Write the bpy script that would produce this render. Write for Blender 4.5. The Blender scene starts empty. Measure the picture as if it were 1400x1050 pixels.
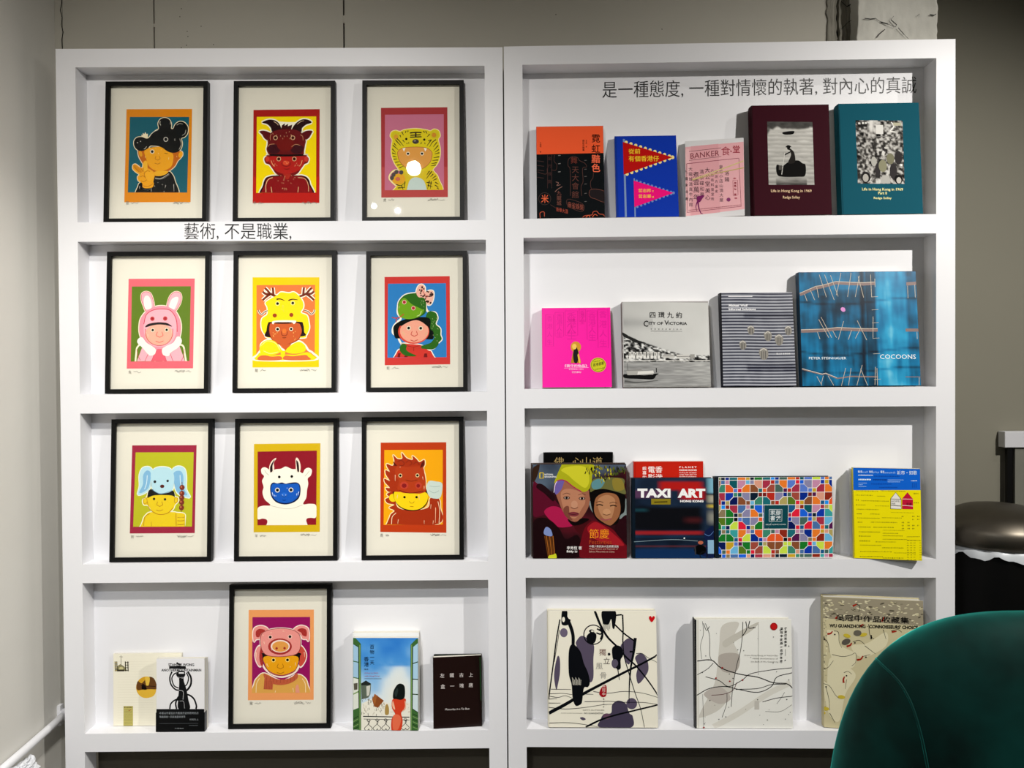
import bpy, bmesh, math, random
import numpy as np
from mathutils import Matrix, Vector

# ------------------------------------------------------------------ camera, light, exposure
SC = bpy.context.scene
COL = SC.collection
CAMZ = 1.40
F_PX = 1060.0
PITCH, ROLL = -0.0131, -0.0065
cp, sp, cr, sr = math.cos(PITCH), math.sin(PITCH), math.cos(ROLL), math.sin(ROLL)
CF = Vector((0, cp, sp)); _u = Vector((0, -sp, cp)); _x = Vector((1, 0, 0))
CX = cr * _x + sr * _u
CU = -sr * _x + cr * _u
cam_d = bpy.data.cameras.new('camera'); cam = bpy.data.objects.new('camera', cam_d); COL.objects.link(cam)
cam_d.sensor_width = 36; cam_d.lens = F_PX / 1400 * 36; cam_d.clip_start = .02
M = Matrix.Identity(4)
for i in range(3):
    M[i][0], M[i][1], M[i][2] = CX[i], CU[i], -CF[i]
M[2][3] = CAMZ
cam.matrix_world = M
SC.camera = cam
SC.view_settings.view_transform = 'Standard'; SC.view_settings.look = 'None'
SC.view_settings.gamma = 1; SC.view_settings.use_curve_mapping = False
SC.view_settings.exposure = 0.26

world = bpy.data.worlds.new('world'); SC.world = world; world.use_nodes = True
world.node_tree.nodes['Background'].inputs[0].default_value = (.9, .95, 1, 1)
world.node_tree.nodes['Background'].inputs[1].default_value = .0

def spot(name, loc, target, power, angle, radius, col=(1, .965, .91), blend=.6):
    l = bpy.data.lights.new(name, 'SPOT'); l.energy = power; l.spot_size = math.radians(angle)
    l.spot_blend = blend; l.shadow_soft_size = radius; l.color = col
    o = bpy.data.objects.new(name, l); COL.objects.link(o)
    o.location = loc; o.rotation_euler = (Vector(target) - Vector(loc)).to_track_quat('-Z', 'Y').to_euler()
    return o

spot('ceiling_and_fill_spot', (-.48, .48, 2.67), (-1.0, 2.2, .50), 92, 112, .036, blend=1)
spot('ceiling_and_fill_spot', (1.90, .62, 2.60), (.90, 2.2, .45), 172, 112, .022, blend=1)
spot('ceiling_and_fill_spot', (2.2, 1.2, 2.9), (.8, 2.2, .6), 18, 100, .02)
spot('ceiling_and_fill_spot', (-.30, .75, 2.9), (-1.38, 2.15, .30), 84, 58, .015)  # added lamp, only there to brighten the left wall
spot('ceiling_and_fill_spot', (-.75, -.9, 2.9), (-.35, 2.2, .40), 88, 60, .014, (.90, .94, 1), blend=1)  # added fill from behind the camera, lifts the lower shelves
# unseen fill lamps added further back to raise the ambient light
spot('ceiling_and_fill_spot', (.2, -1.6, 2.9), (.2, -1.7, 0), 20, 150, .02, (.9, .95, 1))
spot('ceiling_and_fill_spot', (-.9, -.8, 2.9), (-.9, -.8, 0), 20, 150, .02, (.9, .95, 1))
spot('ceiling_and_fill_spot', (2.5, -1.0, 2.9), (2.5, -1.0, 0), 12, 150, .02, (.9, .95, 1))

# ------------------------------------------------------------------ helpers
def lin(c):
    c = c / 255.0
    return c / 12.92 if c <= .04045 else ((c + .055) / 1.055) ** 2.4
def rgb(h, k=1.0):
    if not isinstance(h, str): return tuple(h)
    c = [lin(int(h[i:i + 2], 16)) for i in (0, 2, 4)]; m = max(c); t = m / (m + .02) if m > 0 else 1      # deep ink
    return tuple(min(.95, q * k * t) for q in c)

_mc = {}
def mat(name, col, rough=.5, noise=0, scale=8, bump=0, bscale=60, metal=0, spec=.5, coat=0, stretch=(1, 1, 1), dark=.75, **kw):
    if name in _mc: return _mc[name]
    m = bpy.data.materials.new(name); m.use_nodes = True; nt = m.node_tree; b = nt.nodes['Principled BSDF']
    c = rgb(col); b.inputs['Base Color'].default_value = (*c, 1); b.inputs['Roughness'].default_value = rough
    b.inputs['Metallic'].default_value = metal; b.inputs['Specular IOR Level'].default_value = spec
    b.inputs['Coat Weight'].default_value = coat
    for k, v in kw.items(): b.inputs[k.replace('_', ' ')].default_value = v
    tc = nt.nodes.new('ShaderNodeTexCoord'); mp = nt.nodes.new('ShaderNodeMapping'); mp.inputs['Scale'].default_value = stretch
    nt.links.new(tc.outputs['Object'], mp.inputs[0])
    n = nt.nodes.new('ShaderNodeTexNoise'); n.inputs['Scale'].default_value = scale; n.inputs['Detail'].default_value = 6
    nt.links.new(mp.outputs[0], n.inputs['Vector'])
    mx = nt.nodes.new('ShaderNodeMix'); mx.data_type = 'RGBA'
    mr = nt.nodes.new('ShaderNodeMapRange'); mr.inputs[1].default_value = .3; mr.inputs[2].default_value = .7
    mr.inputs[4].default_value = noise
    nt.links.new(n.outputs[0], mr.inputs[0]); nt.links.new(mr.outputs[0], mx.inputs[0])
    mx.inputs[6].default_value = (*c, 1); mx.inputs[7].default_value = (*[x * dark for x in c], 1)
    nt.links.new(mx.outputs[2], b.inputs['Base Color'])
    if bump:
        n2 = nt.nodes.new('ShaderNodeTexNoise'); n2.inputs['Scale'].default_value = bscale; n2.inputs['Detail'].default_value = 5
        nt.links.new(mp.outputs[0], n2.inputs['Vector'])
        bp = nt.nodes.new('ShaderNodeBump'); bp.inputs['Strength'].default_value = bump; bp.inputs['Distance'].default_value = .004
        nt.links.new(n2.outputs[0], bp.inputs['Height']); nt.links.new(bp.outputs[0], b.inputs['Normal'])
    _mc[name] = m; return m

def mat_print(name, rough, spec=.5):
    m = bpy.data.materials.new(name); m.use_nodes = True; nt = m.node_tree; b = nt.nodes['Principled BSDF']
    a = nt.nodes.new('ShaderNodeAttribute'); a.attribute_name = 'ink'
    n = nt.nodes.new('ShaderNodeTexNoise'); n.inputs['Scale'].default_value = 350
    mr = nt.nodes.new('ShaderNodeMapRange'); mr.inputs[3].default_value = .93; mr.inputs[4].default_value = 1.05
    nt.links.new(n.outputs[0], mr.inputs[0])
    vm = nt.nodes.new('ShaderNodeVectorMath'); vm.operation = 'SCALE'
    nt.links.new(a.outputs['Color'], vm.inputs[0]); nt.links.new(mr.outputs[0], vm.inputs['Scale'])
    nt.links.new(vm.outputs[0], b.inputs['Base Color'])
    b.inputs['Roughness'].default_value = rough; b.inputs['Specular IOR Level'].default_value = spec
    return m

WHITE = mat('white_laminate', 'E9E9EC', .42, noise=.12, scale=2.5, dark=.96, bump=.02, bscale=30)
BACKW = mat('white_back_board', 'ECECEF', .5, noise=.1, scale=3, dark=.96)
BLACKW = mat('black_wood', '0A0B0B', .5, noise=.6, scale=40, stretch=(1, 1, .08), dark=1.8, bump=.1, bscale=120, spec=.2)
PAPER = mat('mount_paper', 'E8E3D3', .8, noise=.2, scale=4, dark=.96)
PAGES = mat('book_pages', 'D9D5C8', .85, noise=.8, scale=30, stretch=(.05, 60, .05), dark=.8)
WALLM = mat('painted_plaster', 'B9B5A9', .8, noise=.5, scale=1.6, dark=.88, bump=.25, bscale=9)
WALLL = mat('white_plaster', 'DFDDD6', .8, noise=.4, scale=1.8, dark=.9, bump=.35, bscale=7)
WALLD = mat('shaded_olive_plaster', '7F7C6E', .8, noise=.5, scale=1.5, dark=.86, bump=.25, bscale=8)  # darkened colour stands in for the dim light in the recess
MDF = mat('hardboard', '6B5F4C', .8, noise=.3)
INK = mat('black_vinyl', '0A0A0C', .5)
PR = mat_print('printed_matte', .65, .06)
PRG = mat_print('printed_gloss', .3, .2)

gm = bpy.data.materials.new('picture_glass'); gm.use_nodes = True; nt = gm.node_tree
nt.nodes.remove(nt.nodes['Principled BSDF'])
fr = nt.nodes.new('ShaderNodeFresnel'); fr.inputs[0].default_value = 1.45
tr = nt.nodes.new('ShaderNodeBsdfTransparent'); tr.inputs[0].default_value = (.997, .999, .998, 1)
gl = nt.nodes.new('ShaderNodeBsdfGlossy'); gl.inputs['Roughness'].default_value = .012
ms = nt.nodes.new('ShaderNodeMixShader')
ge = nt.nodes.new('ShaderNodeNewGeometry'); mu = nt.nodes.new('ShaderNodeMath'); mu.operation = 'SUBTRACT'; mu.inputs[0].default_value = 1
nt.links.new(ge.outputs['Backfacing'], mu.inputs[1]); mm = nt.nodes.new('ShaderNodeMath'); mm.operation = 'MULTIPLY'
nt.links.new(fr.outputs[0], mm.inputs[0]); nt.links.new(mu.outputs[0], mm.inputs[1]); nt.links.new(mm.outputs[0], ms.inputs[0]); nt.links.new(tr.outputs[0], ms.inputs[1]); nt.links.new(gl.outputs[0], ms.inputs[2])
nt.links.new(ms.outputs[0], nt.nodes['Material Output'].inputs[0]); GLASS = gm

def link(name, me, m=None, parent=None):
    o = bpy.data.objects.new(name, me); COL.objects.link(o)
    if m is not None: me.materials.append(m)
    if parent is not None: o.parent = parent
    return o
def box_bm(bm, x0, x1, y0, y1, z0, z1, mi=0):
    v = [bm.verts.new(p) for p in ((x0, y0, z0), (x1, y0, z0), (x1, y1, z0), (x0, y1, z0), (x0, y0, z1), (x1, y0, z1), (x1, y1, z1), (x0, y1, z1))]
    for f in ((0, 3, 2, 1), (4, 5, 6, 7), (0, 1, 5, 4), (1, 2, 6, 5), (2, 3, 7, 6), (3, 0, 4, 7)):
        fc = bm.faces.new([v[i] for i in f]); fc.material_index = mi
def fin(bm, name, m, parent=None, bevel=0, seg=2, smooth=False):
    if bevel:
        bmesh.ops.bevel(bm, geom=list(bm.edges), offset=bevel, segments=seg, affect='EDGES', profile=.5)
    bmesh.ops.recalc_face_normals(bm, faces=bm.faces)
    me = bpy.data.meshes.new(name); bm.to_mesh(me); bm.free()
    if smooth:
        for p in me.polygons: p.use_smooth = True
    return link(name, me, m, parent)
def box(name, x0, x1, y0, y1, z0, z1, m, parent=None, bevel=0):
    bm = bmesh.new(); box_bm(bm, x0, x1, y0, y1, z0, z1); return fin(bm, name, m, parent, bevel)
def thing(name, label, cat, mw=None, group=None):
    o = bpy.data.objects.new(name, None); COL.objects.link(o); o.empty_display_size = .05
    if mw is not None: o.matrix_world = mw
    o['label'] = label; o['category'] = cat
    if group: o['group'] = group
    return o
def tube(bm, pts, r, n=8, caps=True):
    pts = [Vector(p) for p in pts]; rings = []
    up = Vector((0, 0, 1))
    for i, p in enumerate(pts):
        d = (pts[min(i + 1, len(pts) - 1)] - pts[max(i - 1, 0)]).normalized()
        a = d.cross(up)
        if a.length < 1e-3: a = d.cross(Vector((1, 0, 0)))
        a.normalize(); b = d.cross(a).normalized()
        rings.append([bm.verts.new(p + r * (math.cos(t) * a + math.sin(t) * b)) for t in [2 * math.pi * k / n for k in range(n)]])
    for A, B in zip(rings, rings[1:]):
        for k in range(n): bm.faces.new((A[k], A[(k + 1) % n], B[(k + 1) % n], B[k]))
    if caps:
        bm.faces.new(rings[0][::-1]); bm.faces.new(rings[-1])
def lathe(bm, prof, n=40):
    rings = []
    for r, z in prof:
        rings.append([bm.verts.new((r * math.cos(2 * math.pi * k / n), r * math.sin(2 * math.pi * k / n), z)) for k in range(n)])
    for A, B in zip(rings, rings[1:]):
        for k in range(n): bm.faces.new((A[k], A[(k + 1) % n], B[(k + 1) % n], B[k]))
    bm.faces.new(rings[0][::-1]); bm.faces.new(rings[-1])
def ray(px, py):
    return CF + CX * ((px - 700) / F_PX) + CU * ((525 - py) / F_PX)
def at_y(px, py, Y):
    d = ray(px, py); return Vector((0, 0, CAMZ)) + d * (Y / d.y)

# ------------------------------------------------------------------ flat print: inks laid down as thin flat polygons
EPS = 1.5e-5
def homog(src, dst):
    A = []; B = []
    for (x, y), (u, v) in zip(src, dst):
        A.append([x, y, 1, 0, 0, 0, -u * x, -u * y]); B.append(u)
        A.append([0, 0, 0, x, y, 1, -v * x, -v * y]); B.append(v)
    h = np.linalg.solve(np.array(A, float), np.array(B, float))
    return np.append(h, 1).reshape(3, 3)
def cr_smooth(pts, closed, n=6):
    P = [np.array(p, float) for p in pts]; N = len(P); out = []
    rng = range(N) if closed else range(N - 1)
    for i in rng:
        p1, p2 = P[i], P[(i + 1) % N]
        p0 = P[(i - 1) % N] if (closed or i > 0) else 2 * p1 - p2
        p3 = P[(i + 2) % N] if (closed or i + 2 < N) else 2 * p2 - p1
        for k in range(n):
            t = k / n
            out.append(.5 * ((2 * p1) + (-p0 + p2) * t + (2 * p0 - 5 * p1 + 4 * p2 - p3) * t * t + (-p0 + 3 * p1 - 3 * p2 + p3) * t ** 3))
    if not closed: out.append(P[-1])
    return out
_tx = {}
def text_mesh(s, bold):
    k = (s, bold)
    if k not in _tx:
        c = bpy.data.curves.new('t', 'FONT'); c.body = s; c.size = 1; c.offset = bold; c.resolution_u = 2
        o = bpy.data.objects.new('t', c); COL.objects.link(o)
        bpy.context.view_layer.update()
        me = bpy.data.meshes.new_from_object(o.evaluated_get(bpy.context.evaluated_depsgraph_get()))
        v = np.array([x.co[:] for x in me.vertices]).reshape(-1, 3)[:, :2]
        f = [tuple(p.vertices) for p in me.polygons]
        bpy.data.objects.remove(o); bpy.data.curves.remove(c); bpy.data.meshes.remove(me)
        _tx[k] = (v, f)
    return _tx[k]
K_INK = 1.06
class Art:
    """canvas in the pixel coordinates of a photo crop (ox, oy, scale); quad = corners TL,TR,BR,BL in photo px"""
    def __init__(s, w, h, quad, ox=0, oy=0, sc=1):
        s.w, s.h = w, h; s.ox, s.oy, s.sc = ox, oy, sc
        s.H = homog(quad, [(0, h), (w, h), (w, 0), (0, 0)]); s.V = []; s.F = []; s.C = []; s.n = 0; s.k = K_INK; s.cl = None; s.cyc = 0
    def crop(s, ox, oy, sc): s.ox, s.oy, s.sc = ox, oy, sc
    def m(s, x, y):
        X = s.ox + x / s.sc; Y = s.oy + y / s.sc
        
        if s.cl: X = min(max(X, s.cl[0]), s.cl[2]); Y = min(max(Y, s.cl[1]), s.cl[3])
        a = s.H @ np.array([X, Y, 1.0]); return (min(max(a[0] / a[2], .0004), s.w - .0004), min(max(a[1] / a[2], .0004), s.h - .0004))
    def face(s, pts, col):
        b = len(s.V); z = -s.n * EPS
        for p in pts: u, v = s.m(*p[:2]); s.V.append((u, z, v)); s.C.append(col)
        s.F.append(tuple(range(b, b + len(pts))))
    def clip(s, x0, y0, x1, y1): s.cl = (s.ox + x0 / s.sc, s.oy + y0 / s.sc, s.ox + x1 / s.sc, s.oy + y1 / s.sc)
    def up(s):
        if s.cyc: s.cnt += 1; s.n = s.base + s.cnt % s.cyc      # many small flecks share a few ink layers
        else: s.n += 1
    def flecks(s, k):
        if k: s.cyc, s.base, s.cnt = k, s.n, 0
        else: s.n = s.base + s.cyc; s.cyc = 0
    def fill(s, col):
        c = rgb(col, s.k); b = len(s.V); e = .0003
        for u, v in ((e, s.h - e), (s.w - e, s.h - e), (s.w - e, e), (e, e)): s.V.append((u, 0, v)); s.C.append(c)
        s.F.append((b, b + 1, b + 2, b + 3)); s.up()
    def p(s, pts, col): s.face(pts, rgb(col, s.k)); s.up()
    def r(s, x0, y0, x1, y1, col): s.p([(x0, y0), (x1, y0), (x1, y1), (x0, y1)], col)
    def low(s, pts):
        """shapes cut by the lower picture edge run on below it before being clipped"""
        if not s.cl: return pts
        yb = (s.cl[3] - s.oy) * s.sc
        return [(x, y + 45) if y >= yb - 4 else (x, y) for x, y in pts]
    def b(s, pts, col, n=6): pts = s.low(pts); s.face(cr_smooth(pts, True, n), rgb(col, s.k)); s.up()
    def e(s, x, y, rx, ry=None, col='000000', rot=0, n=28):
        ry = rx if ry is None else ry; c, q = math.cos(math.radians(rot)), math.sin(math.radians(rot))
        s.face([(x + rx * math.cos(t) * c - ry * math.sin(t) * q, y + rx * math.cos(t) * q + ry * math.sin(t) * c) for t in [2 * math.pi * k / n for k in range(n)]], rgb(col, s.k)); s.up()
    def l(s, pts, w, col, w1=None, smooth=True, closed=False, lift=True):
        if closed: pts = s.low(pts)
        P = cr_smooth(pts, closed, 5) if smooth and len(pts) > 2 else [np.array(p, float) for p in pts]
        if closed: P = P + [P[0]]
        w1 = w if w1 is None else w1; n = len(P); c = rgb(col, s.k); L = []; R = []
        for i, q in enumerate(P):
            d = P[min(i + 1, n - 1)] - P[max(i - 1, 0)]; d = d / (np.hypot(*d) + 1e-9); nn = np.array([-d[1], d[0]])
            ww = (w + (w1 - w) * i / max(1, n - 1)) / 2; L.append(q + nn * ww); R.append(q - nn * ww)
        for i in range(n - 1): s.face([L[i], L[i + 1], R[i + 1], R[i]], c)
        if lift: s.up()
    def ring(s, x, y, r, w, col, ry=None):
        ry = r if ry is None else ry
        s.l([(x + r * math.cos(t), y + ry * math.sin(t)) for t in [2 * math.pi * k / 20 for k in range(20)]], w, col, closed=True)
    def eye(s, x, y, r, dark='15110E', halo='E8DCC0'):
        s.e(x, y, r * 1.6, None, halo, n=16); s.e(x, y, r, None, dark, n=16)
    def t(s, txt, x0, y0, x1, y1, col, bold=0, x0b=None, shift=0, slope=0):
        """text fitted into box; slope = rise of y per x"""
        if any(ord(q) > 0x2e80 for q in txt): bold = min(bold, .008)
        v, f = text_mesh(txt, bold)
        if len(v) == 0: return
        mn, mx = v.min(0), v.max(0); d = np.maximum(mx - mn, 1e-6); b = len(s.V); z = -s.n * EPS; c = rgb(col, s.k)
        for q in v:
            a = (q - mn) / d; X = x0 + a[0] * (x1 - x0); Y = y1 + a[1] * (y0 - y1) + slope * (X - x0)
            u, w = s.m(X, Y); s.V.append((u, z, w)); s.C.append(c)
        s.F += [tuple(i + b for i in g) for g in f]; s.up()
    def vt(s, txt, cx, y0, size, col, bold=0, step=None, wide=1.0):
        """one character under another, em-box placed"""
        step = step or size; bold = min(bold, .012)
        for i, ch in enumerate(txt):
            if ch == ' ': continue
            v, f = text_mesh(ch, bold); b = len(s.V); z = -s.n * EPS; c = rgb(col, s.k)
            for q in v:
                u, w = s.m(cx + (q[0] - .5) * size * wide, y0 + i * step + (.88 - q[1]) * size); s.V.append((u, z, w)); s.C.append(c)
            s.F += [tuple(j + b for j in g) for g in f]
        s.up()
    def dashes(s, x0, x1, y, h, col, rng, lo=.5, hi=1.6, gap=.45, slope=0):
        """a line of writing too small to read"""
        x = x0; c = rgb(col, s.k)
        while x < x1 - h * .3:
            w = min(h * rng.uniform(lo, hi), x1 - x); yy = y + slope * (x - x0)
            s.face([(x, yy - h / 2), (x + w, yy - h / 2 * rng.uniform(.5, 1)), (x + w, yy + h / 2 * rng.uniform(.4, 1)), (x, yy + h / 2)], c)
            x += w + h * gap
    def squig(s, x0, x1, y, h, w, col, rng, n=10):
        pts = [(x0 + (x1 - x0) * i / n, y + rng.uniform(-h, h)) for i in range(n + 1)]
        s.l(pts, w, col)
    def grid(s, x0, y0, x1, y1, nx, ny, fn):
        """printed photograph as a mesh of tones; fn(u,v)->linear rgb array"""
        U, Vv = np.meshgrid(np.linspace(0, 1, nx + 1), np.linspace(0, 1, ny + 1)); c = fn(U, Vv) * s.k; b = len(s.V); z = -s.n * EPS
        for j in range(ny + 1):
            for i in range(nx + 1):
                u, w = s.m(x0 + (x1 - x0) * U[j, i], y0 + (y1 - y0) * Vv[j, i]); s.V.append((u, z, w)); s.C.append(tuple(float(q) for q in c[j, i]))
        for j in range(ny):
            for i in range(nx):
                a = b + j * (nx + 1) + i; s.F.append((a, a + 1, a + nx + 2, a + nx + 1))
        s.up()
    def build(s, name, m, parent, y=0):
        V = [(a, b + y, c) for a, b, c in s.V]
        me = bpy.data.meshes.new(name); me.from_pydata(V, [], s.F)
        at = me.attributes.new('ink', 'FLOAT_COLOR', 'POINT')
        at.data.foreach_set('color', np.array([(*c, 1) for c in s.C], dtype=np.float32).ravel())
        # every ink faces the viewer (-y)
        bm = bmesh.new(); bm.from_mesh(me)
        for f in bm.faces:
            if f.normal.y > 0: f.normal_flip()
        bm.to_mesh(me); bm.free()
        return link(name, me, m, parent)

def vnoise(U, V, fx, fy, seed=0, oct=3):
    rs = np.random.RandomState(seed); out = np.zeros_like(U); a = 1.0; tot = 0
    for o in range(oct):
        nx, ny = int(fx) + 2, int(fy) + 2; g = rs.rand(ny + 1, nx + 1)
        x = np.clip(U, 0, 1) * fx; y = np.clip(V, 0, 1) * fy; xi = x.astype(int); yi = y.astype(int); xf = x - xi; yf = y - yi
        xf = xf * xf * (3 - 2 * xf); yf = yf * yf * (3 - 2 * yf)
        v = (g[yi, xi] * (1 - xf) + g[yi, xi + 1] * xf) * (1 - yf) + (g[yi + 1, xi] * (1 - xf) + g[yi + 1, xi + 1] * xf) * yf
        out += a * v; tot += a; a *= .5; fx *= 2; fy *= 2
    return out / tot
def ramp(t, stops):
    """stops: [(pos, hex)] -> linear rgb array"""
    P = [q[0] for q in stops]; C = np.array([rgb(q[1]) for q in stops]); return np.stack([np.interp(t, P, C[:, i]) for i in range(3)], -1)
# ------------------------------------------------------------------ the room
def structure(o): o['kind'] = 'structure'; return o
FL = mat('grey_floor', '5C5850', .6, noise=.4, scale=3)
CEIL = mat('ceiling_paint', 'B8B6B0', .9, noise=.1)
structure(box('floor', -1.42, 3.2, -2.6, 3.0, -.05, 0, FL))
structure(box('ceiling', -1.42, 3.2, -2.6, 3.0, 3.0, 3.05, CEIL))
WB = 2.335
XL = at_y(74.5, 40, WB).x
structure(box('wall_left', XL - .1, XL, -2.6, 3.0, 0, 3.0, WALLL))
structure(box('wall_rear', -1.42, 3.2, -2.7, -2.6, 0, 3.0, WALLM))
structure(box('wall_right', 3.2, 3.3, -2.7, 3.1, 0, 3.0, WALLM))
# back wall: plastered boards with open joints, as seen above the bookcase
xg1, xg2, xg3, xg4 = [at_y(p, 30, WB).x for p in (210.5, 470, 1143, 85)]
DARK = mat('joint_shadow_board', '16150F', .9)
wb = structure(box('wall_back', XL, xg3 + .05, WB + .02, WB + .1, 0, 3.0, DARK))
g = .0022
for a, b_ in ((XL, xg4 - .001), (xg4 + .001, xg1 - g), (xg1 + g, xg2 - g), (xg2 + g, xg3 - .004)):
    box('wall_panel', a, b_, WB, WB + .02, 0, 3.0, WALLM, wb, bevel=.0008)
# joint bridges where filler closes the gaps
zz = at_y(211, 34, WB).z
box('filler', xg1 - g, xg1 + g, WB + .001, WB + .02, zz - .006, zz + .004, WALLM, wb)
zz = at_y(470, 22, WB).z
box('filler', xg2 - g, xg2 + g, WB + .001, WB + .02, zz - .02, zz + .003, WALLM, wb)
rng = random.Random(4)
bm = bmesh.new()      # hairline crack by the corner and small pits in the plaster
pts = [(83, -12), (84.5, 4), (82.5, 14), (85, 24), (84, 34), (86.5, 44), (84.5, 54), (85.5, 70), (86, 90)]
for (x0, y0), (x1, y1) in zip(pts, pts[1:]):
    A = at_y(x0, y0, WB); B = at_y(x1, y1, WB); wv = .0012
    box_q = [bm.verts.new(q) for q in ((A.x - wv, WB - .0004, A.z), (A.x + wv, WB - .0004, A.z), (B.x + wv, WB - .0004, B.z), (B.x - wv, WB - .0004, B.z))]
    bm.faces.new(box_q)
for (x, y) in ((248, 12), (246, 23), (256, 43), (257, 50), (275, 36), (255, 62), (248, 65), (292, 61), (760, 20), (905, 40)):
    A = at_y(x, y, WB)
    bm.faces.new([bm.verts.new((A.x + .0016 * math.cos(t), WB - .0004, A.z + .0016 * math.sin(t))) for t in [k * math.pi / 3 for k in range(6)]])
o = fin(bm, 'crack', DARK, wb)
# recess on the right, its weaker light put into a darker wall colour
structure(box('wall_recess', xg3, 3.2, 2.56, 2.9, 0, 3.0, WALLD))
# rough plastered column: a narrow grey strip, a raw joint and the white face
def rough_slab(name, px0, px1, Y, m, seed, amp, parent=None, rag=.004, z0=2.15, z1=3.0):
    x0 = at_y(px0, 30, Y).x; x1 = at_y(px1, 30, Y).x; n, k = 60, 90; r = random.Random(seed); bm = bmesh.new(); vs = []
    le = [r.uniform(-1, 1) for _ in range(k + 1)]; re_ = [r.uniform(-1, 1) for _ in range(k + 1)]
    for q in (le, re_):
        for i in range(1, k): q[i] = .5 * q[i] + .25 * (q[i - 1] + q[i + 1])
    U, V = np.meshgrid(np.linspace(0, 1, n + 1), np.linspace(0, 1, k + 1)); H = vnoise(U, V, 5, 8, seed, 4)
    for j in range(k + 1):
        row = []
        for i in range(n + 1):
            t = i / n; x = x0 + (x1 - x0) * t + (le[j] * (1 - t) + re_[j] * t) * rag
            row.append(bm.verts.new((x, Y - amp * H[j, i], z0 + (z1 - z0) * j / k)))
        vs.append(row)
    for j in range(k):
        for i in range(n): bm.faces.new((vs[j][i], vs[j][i + 1], vs[j + 1][i + 1], vs[j + 1][i]))
    for side in (0, n):
        cc = [bm.verts.new((vs[j][side].co.x, Y + .3, vs[j][side].co.z)) for j in range(k + 1)]
        for j in range(k): bm.faces.new((vs[j][side], vs[j + 1][side], cc[j + 1], cc[j]))
    return fin(bm, name, m, parent, smooth=True)
COLM = mat('raw_white_plaster', 'D2D0C6', .85, noise=.8, scale=9, dark=.72, bump=.8, bscale=22)
COLG = mat('raw_grey_plaster', '8E8A7E', .85, noise=.7, scale=14, dark=.6, bump=.6, bscale=30)
col = structure(box('wall_column', at_y(1172, 30, 2.30).x, at_y(1277, 30, 2.30).x, 2.31, 2.56, 0, 3.0, COLM))
rough_slab('plaster_face', 1171, 1279.5, 2.296, COLM, 3, .012, col)
rough_slab('plaster_strip', 1131, 1143.5, WB - .004, COLG, 8, .004, col, rag=.005)
rough_slab('plaster_strip', 1146.5, 1168, WB + .012, COLG, 12, .012, col, rag=.004)
bm = bmesh.new()
rr = random.Random(9)
for pts in ([(1182, 25), (1190, 26), (1197, 25), (1204, 30), (1214, 33), (1224, 37), (1226, 34), (1218, 27), (1222, 22)],
            [(1210, 40), (1203, 46), (1198, 52)], [(1254, 22), (1257, 19), (1256, 24)], [(1271, 20), (1277, 21), (1280, 19)],
            [(1228, 38), (1236, 47), (1242, 53)], [(1150, 40), (1160, 30), (1166, 27)], [(1150, 2), (1158, 9), (1165, 5)]):
    for (xa, ya), (xb, yb) in zip(pts, pts[1:]):
        Y = 2.2845 if xa > 1170 else WB - .002
        A = at_y(xa, ya, Y); B = at_y(xb, yb, Y); w = .0012 * rr.uniform(.5, 1.6)
        bm.faces.new([bm.verts.new(q) for q in ((A.x, Y, A.z - w), (B.x, Y, B.z - w), (B.x, Y, B.z + w), (A.x, Y, A.z + w))])
fin(bm, 'crack', DARK, col)

# ------------------------------------------------------------------ the two bookcases
D0 = 2.2
class Case:
    def __init__(s, th, x0, xi0, xi1, x1, top, t1, rows, depth, label):
        s.th, s.D = th, depth; s.rows = rows
        # local x along the front, local y into the case, local z = height above the floor
        s.mw = Matrix.Translation((0, D0, 0)) @ Matrix.Rotation(-th, 4, 'Z'); s.inv = s.mw.inverted()
        t = thing('bookcase', label, 'bookcase', s.mw @ Matrix.Translation(((x0 + x1) / 2, depth / 2, 0))); s.o = t
        off = Vector(((x0 + x1) / 2, depth / 2, 0))
        def bx(n, a, b, c, d, e, f, m=WHITE, bev=0):
            return box(n, a - off.x, b - off.x, c - off.y, d - off.y, e, f, m, t, bev)
        s.off = off
        Z = lambda z: z + CAMZ
        d = depth
        bx('side_panel', x0, xi0, 0, d, 0, Z(top)); bx('side_panel', xi1, x1, 0, d, 0, Z(top))
        bx('top_panel', xi0, xi1, 0, d, Z(t1), Z(top))
        s.sh = []
        for (zt, zb) in rows:
            s.sh.append(bx('shelf', xi0, xi1, 0, d, Z(zb), Z(zt)))
        zb4 = Z(rows[-1][1])
        bx('back_panel', xi0, xi1, d, d + .008, zb4, Z(t1), BACKW, 0)
        bx('plinth', xi0, xi1, 0, d, 0, .09)
        bx('lower_back_panel', xi0, xi1, d + .012, d + .018, .0, zb4, mat('bay_shade_board', '4A4436', .8, noise=.3), 0)  # dark board added behind the unlit lower bay, shade put into its colour
        s.xi0, s.xi1 = xi0, xi1
    def shelf_z(s, r): return s.rows[r][0] + CAMZ
    def hit(s, px, py, y, lean=0, y_at_z=0):
        """photo pixel -> local point on the plane y = y0 + lean*(z - y_at_z)"""
        o = s.inv @ Vector((0, 0, CAMZ)); d = (s.inv.to_3x3() @ ray(px, py))
        t = (y + lean * (o.z - y_at_z) - o.y) / (d.y - lean * d.z)
        return o + d * t
L = Case(-.0064, -1.2773, -1.2224, -.0715, -.0207, .9216, .8699, [(.4352, .3805), (-.0505, -.1044), (-.5327, -.5859), (-1.016, -1.068)], .060, 'left white bookcase with shallow shelves holding the framed animal-hat prints')
R = Case(.0242, -.017, .0351, 1.1882, 1.2408, .9238, .8717, [(.4383, .3849), (-.0435, -.0982), (-.528, -.5804), (-1.0144, -1.0651)], .068, 'right white bookcase displaying large art and photography books')

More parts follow.
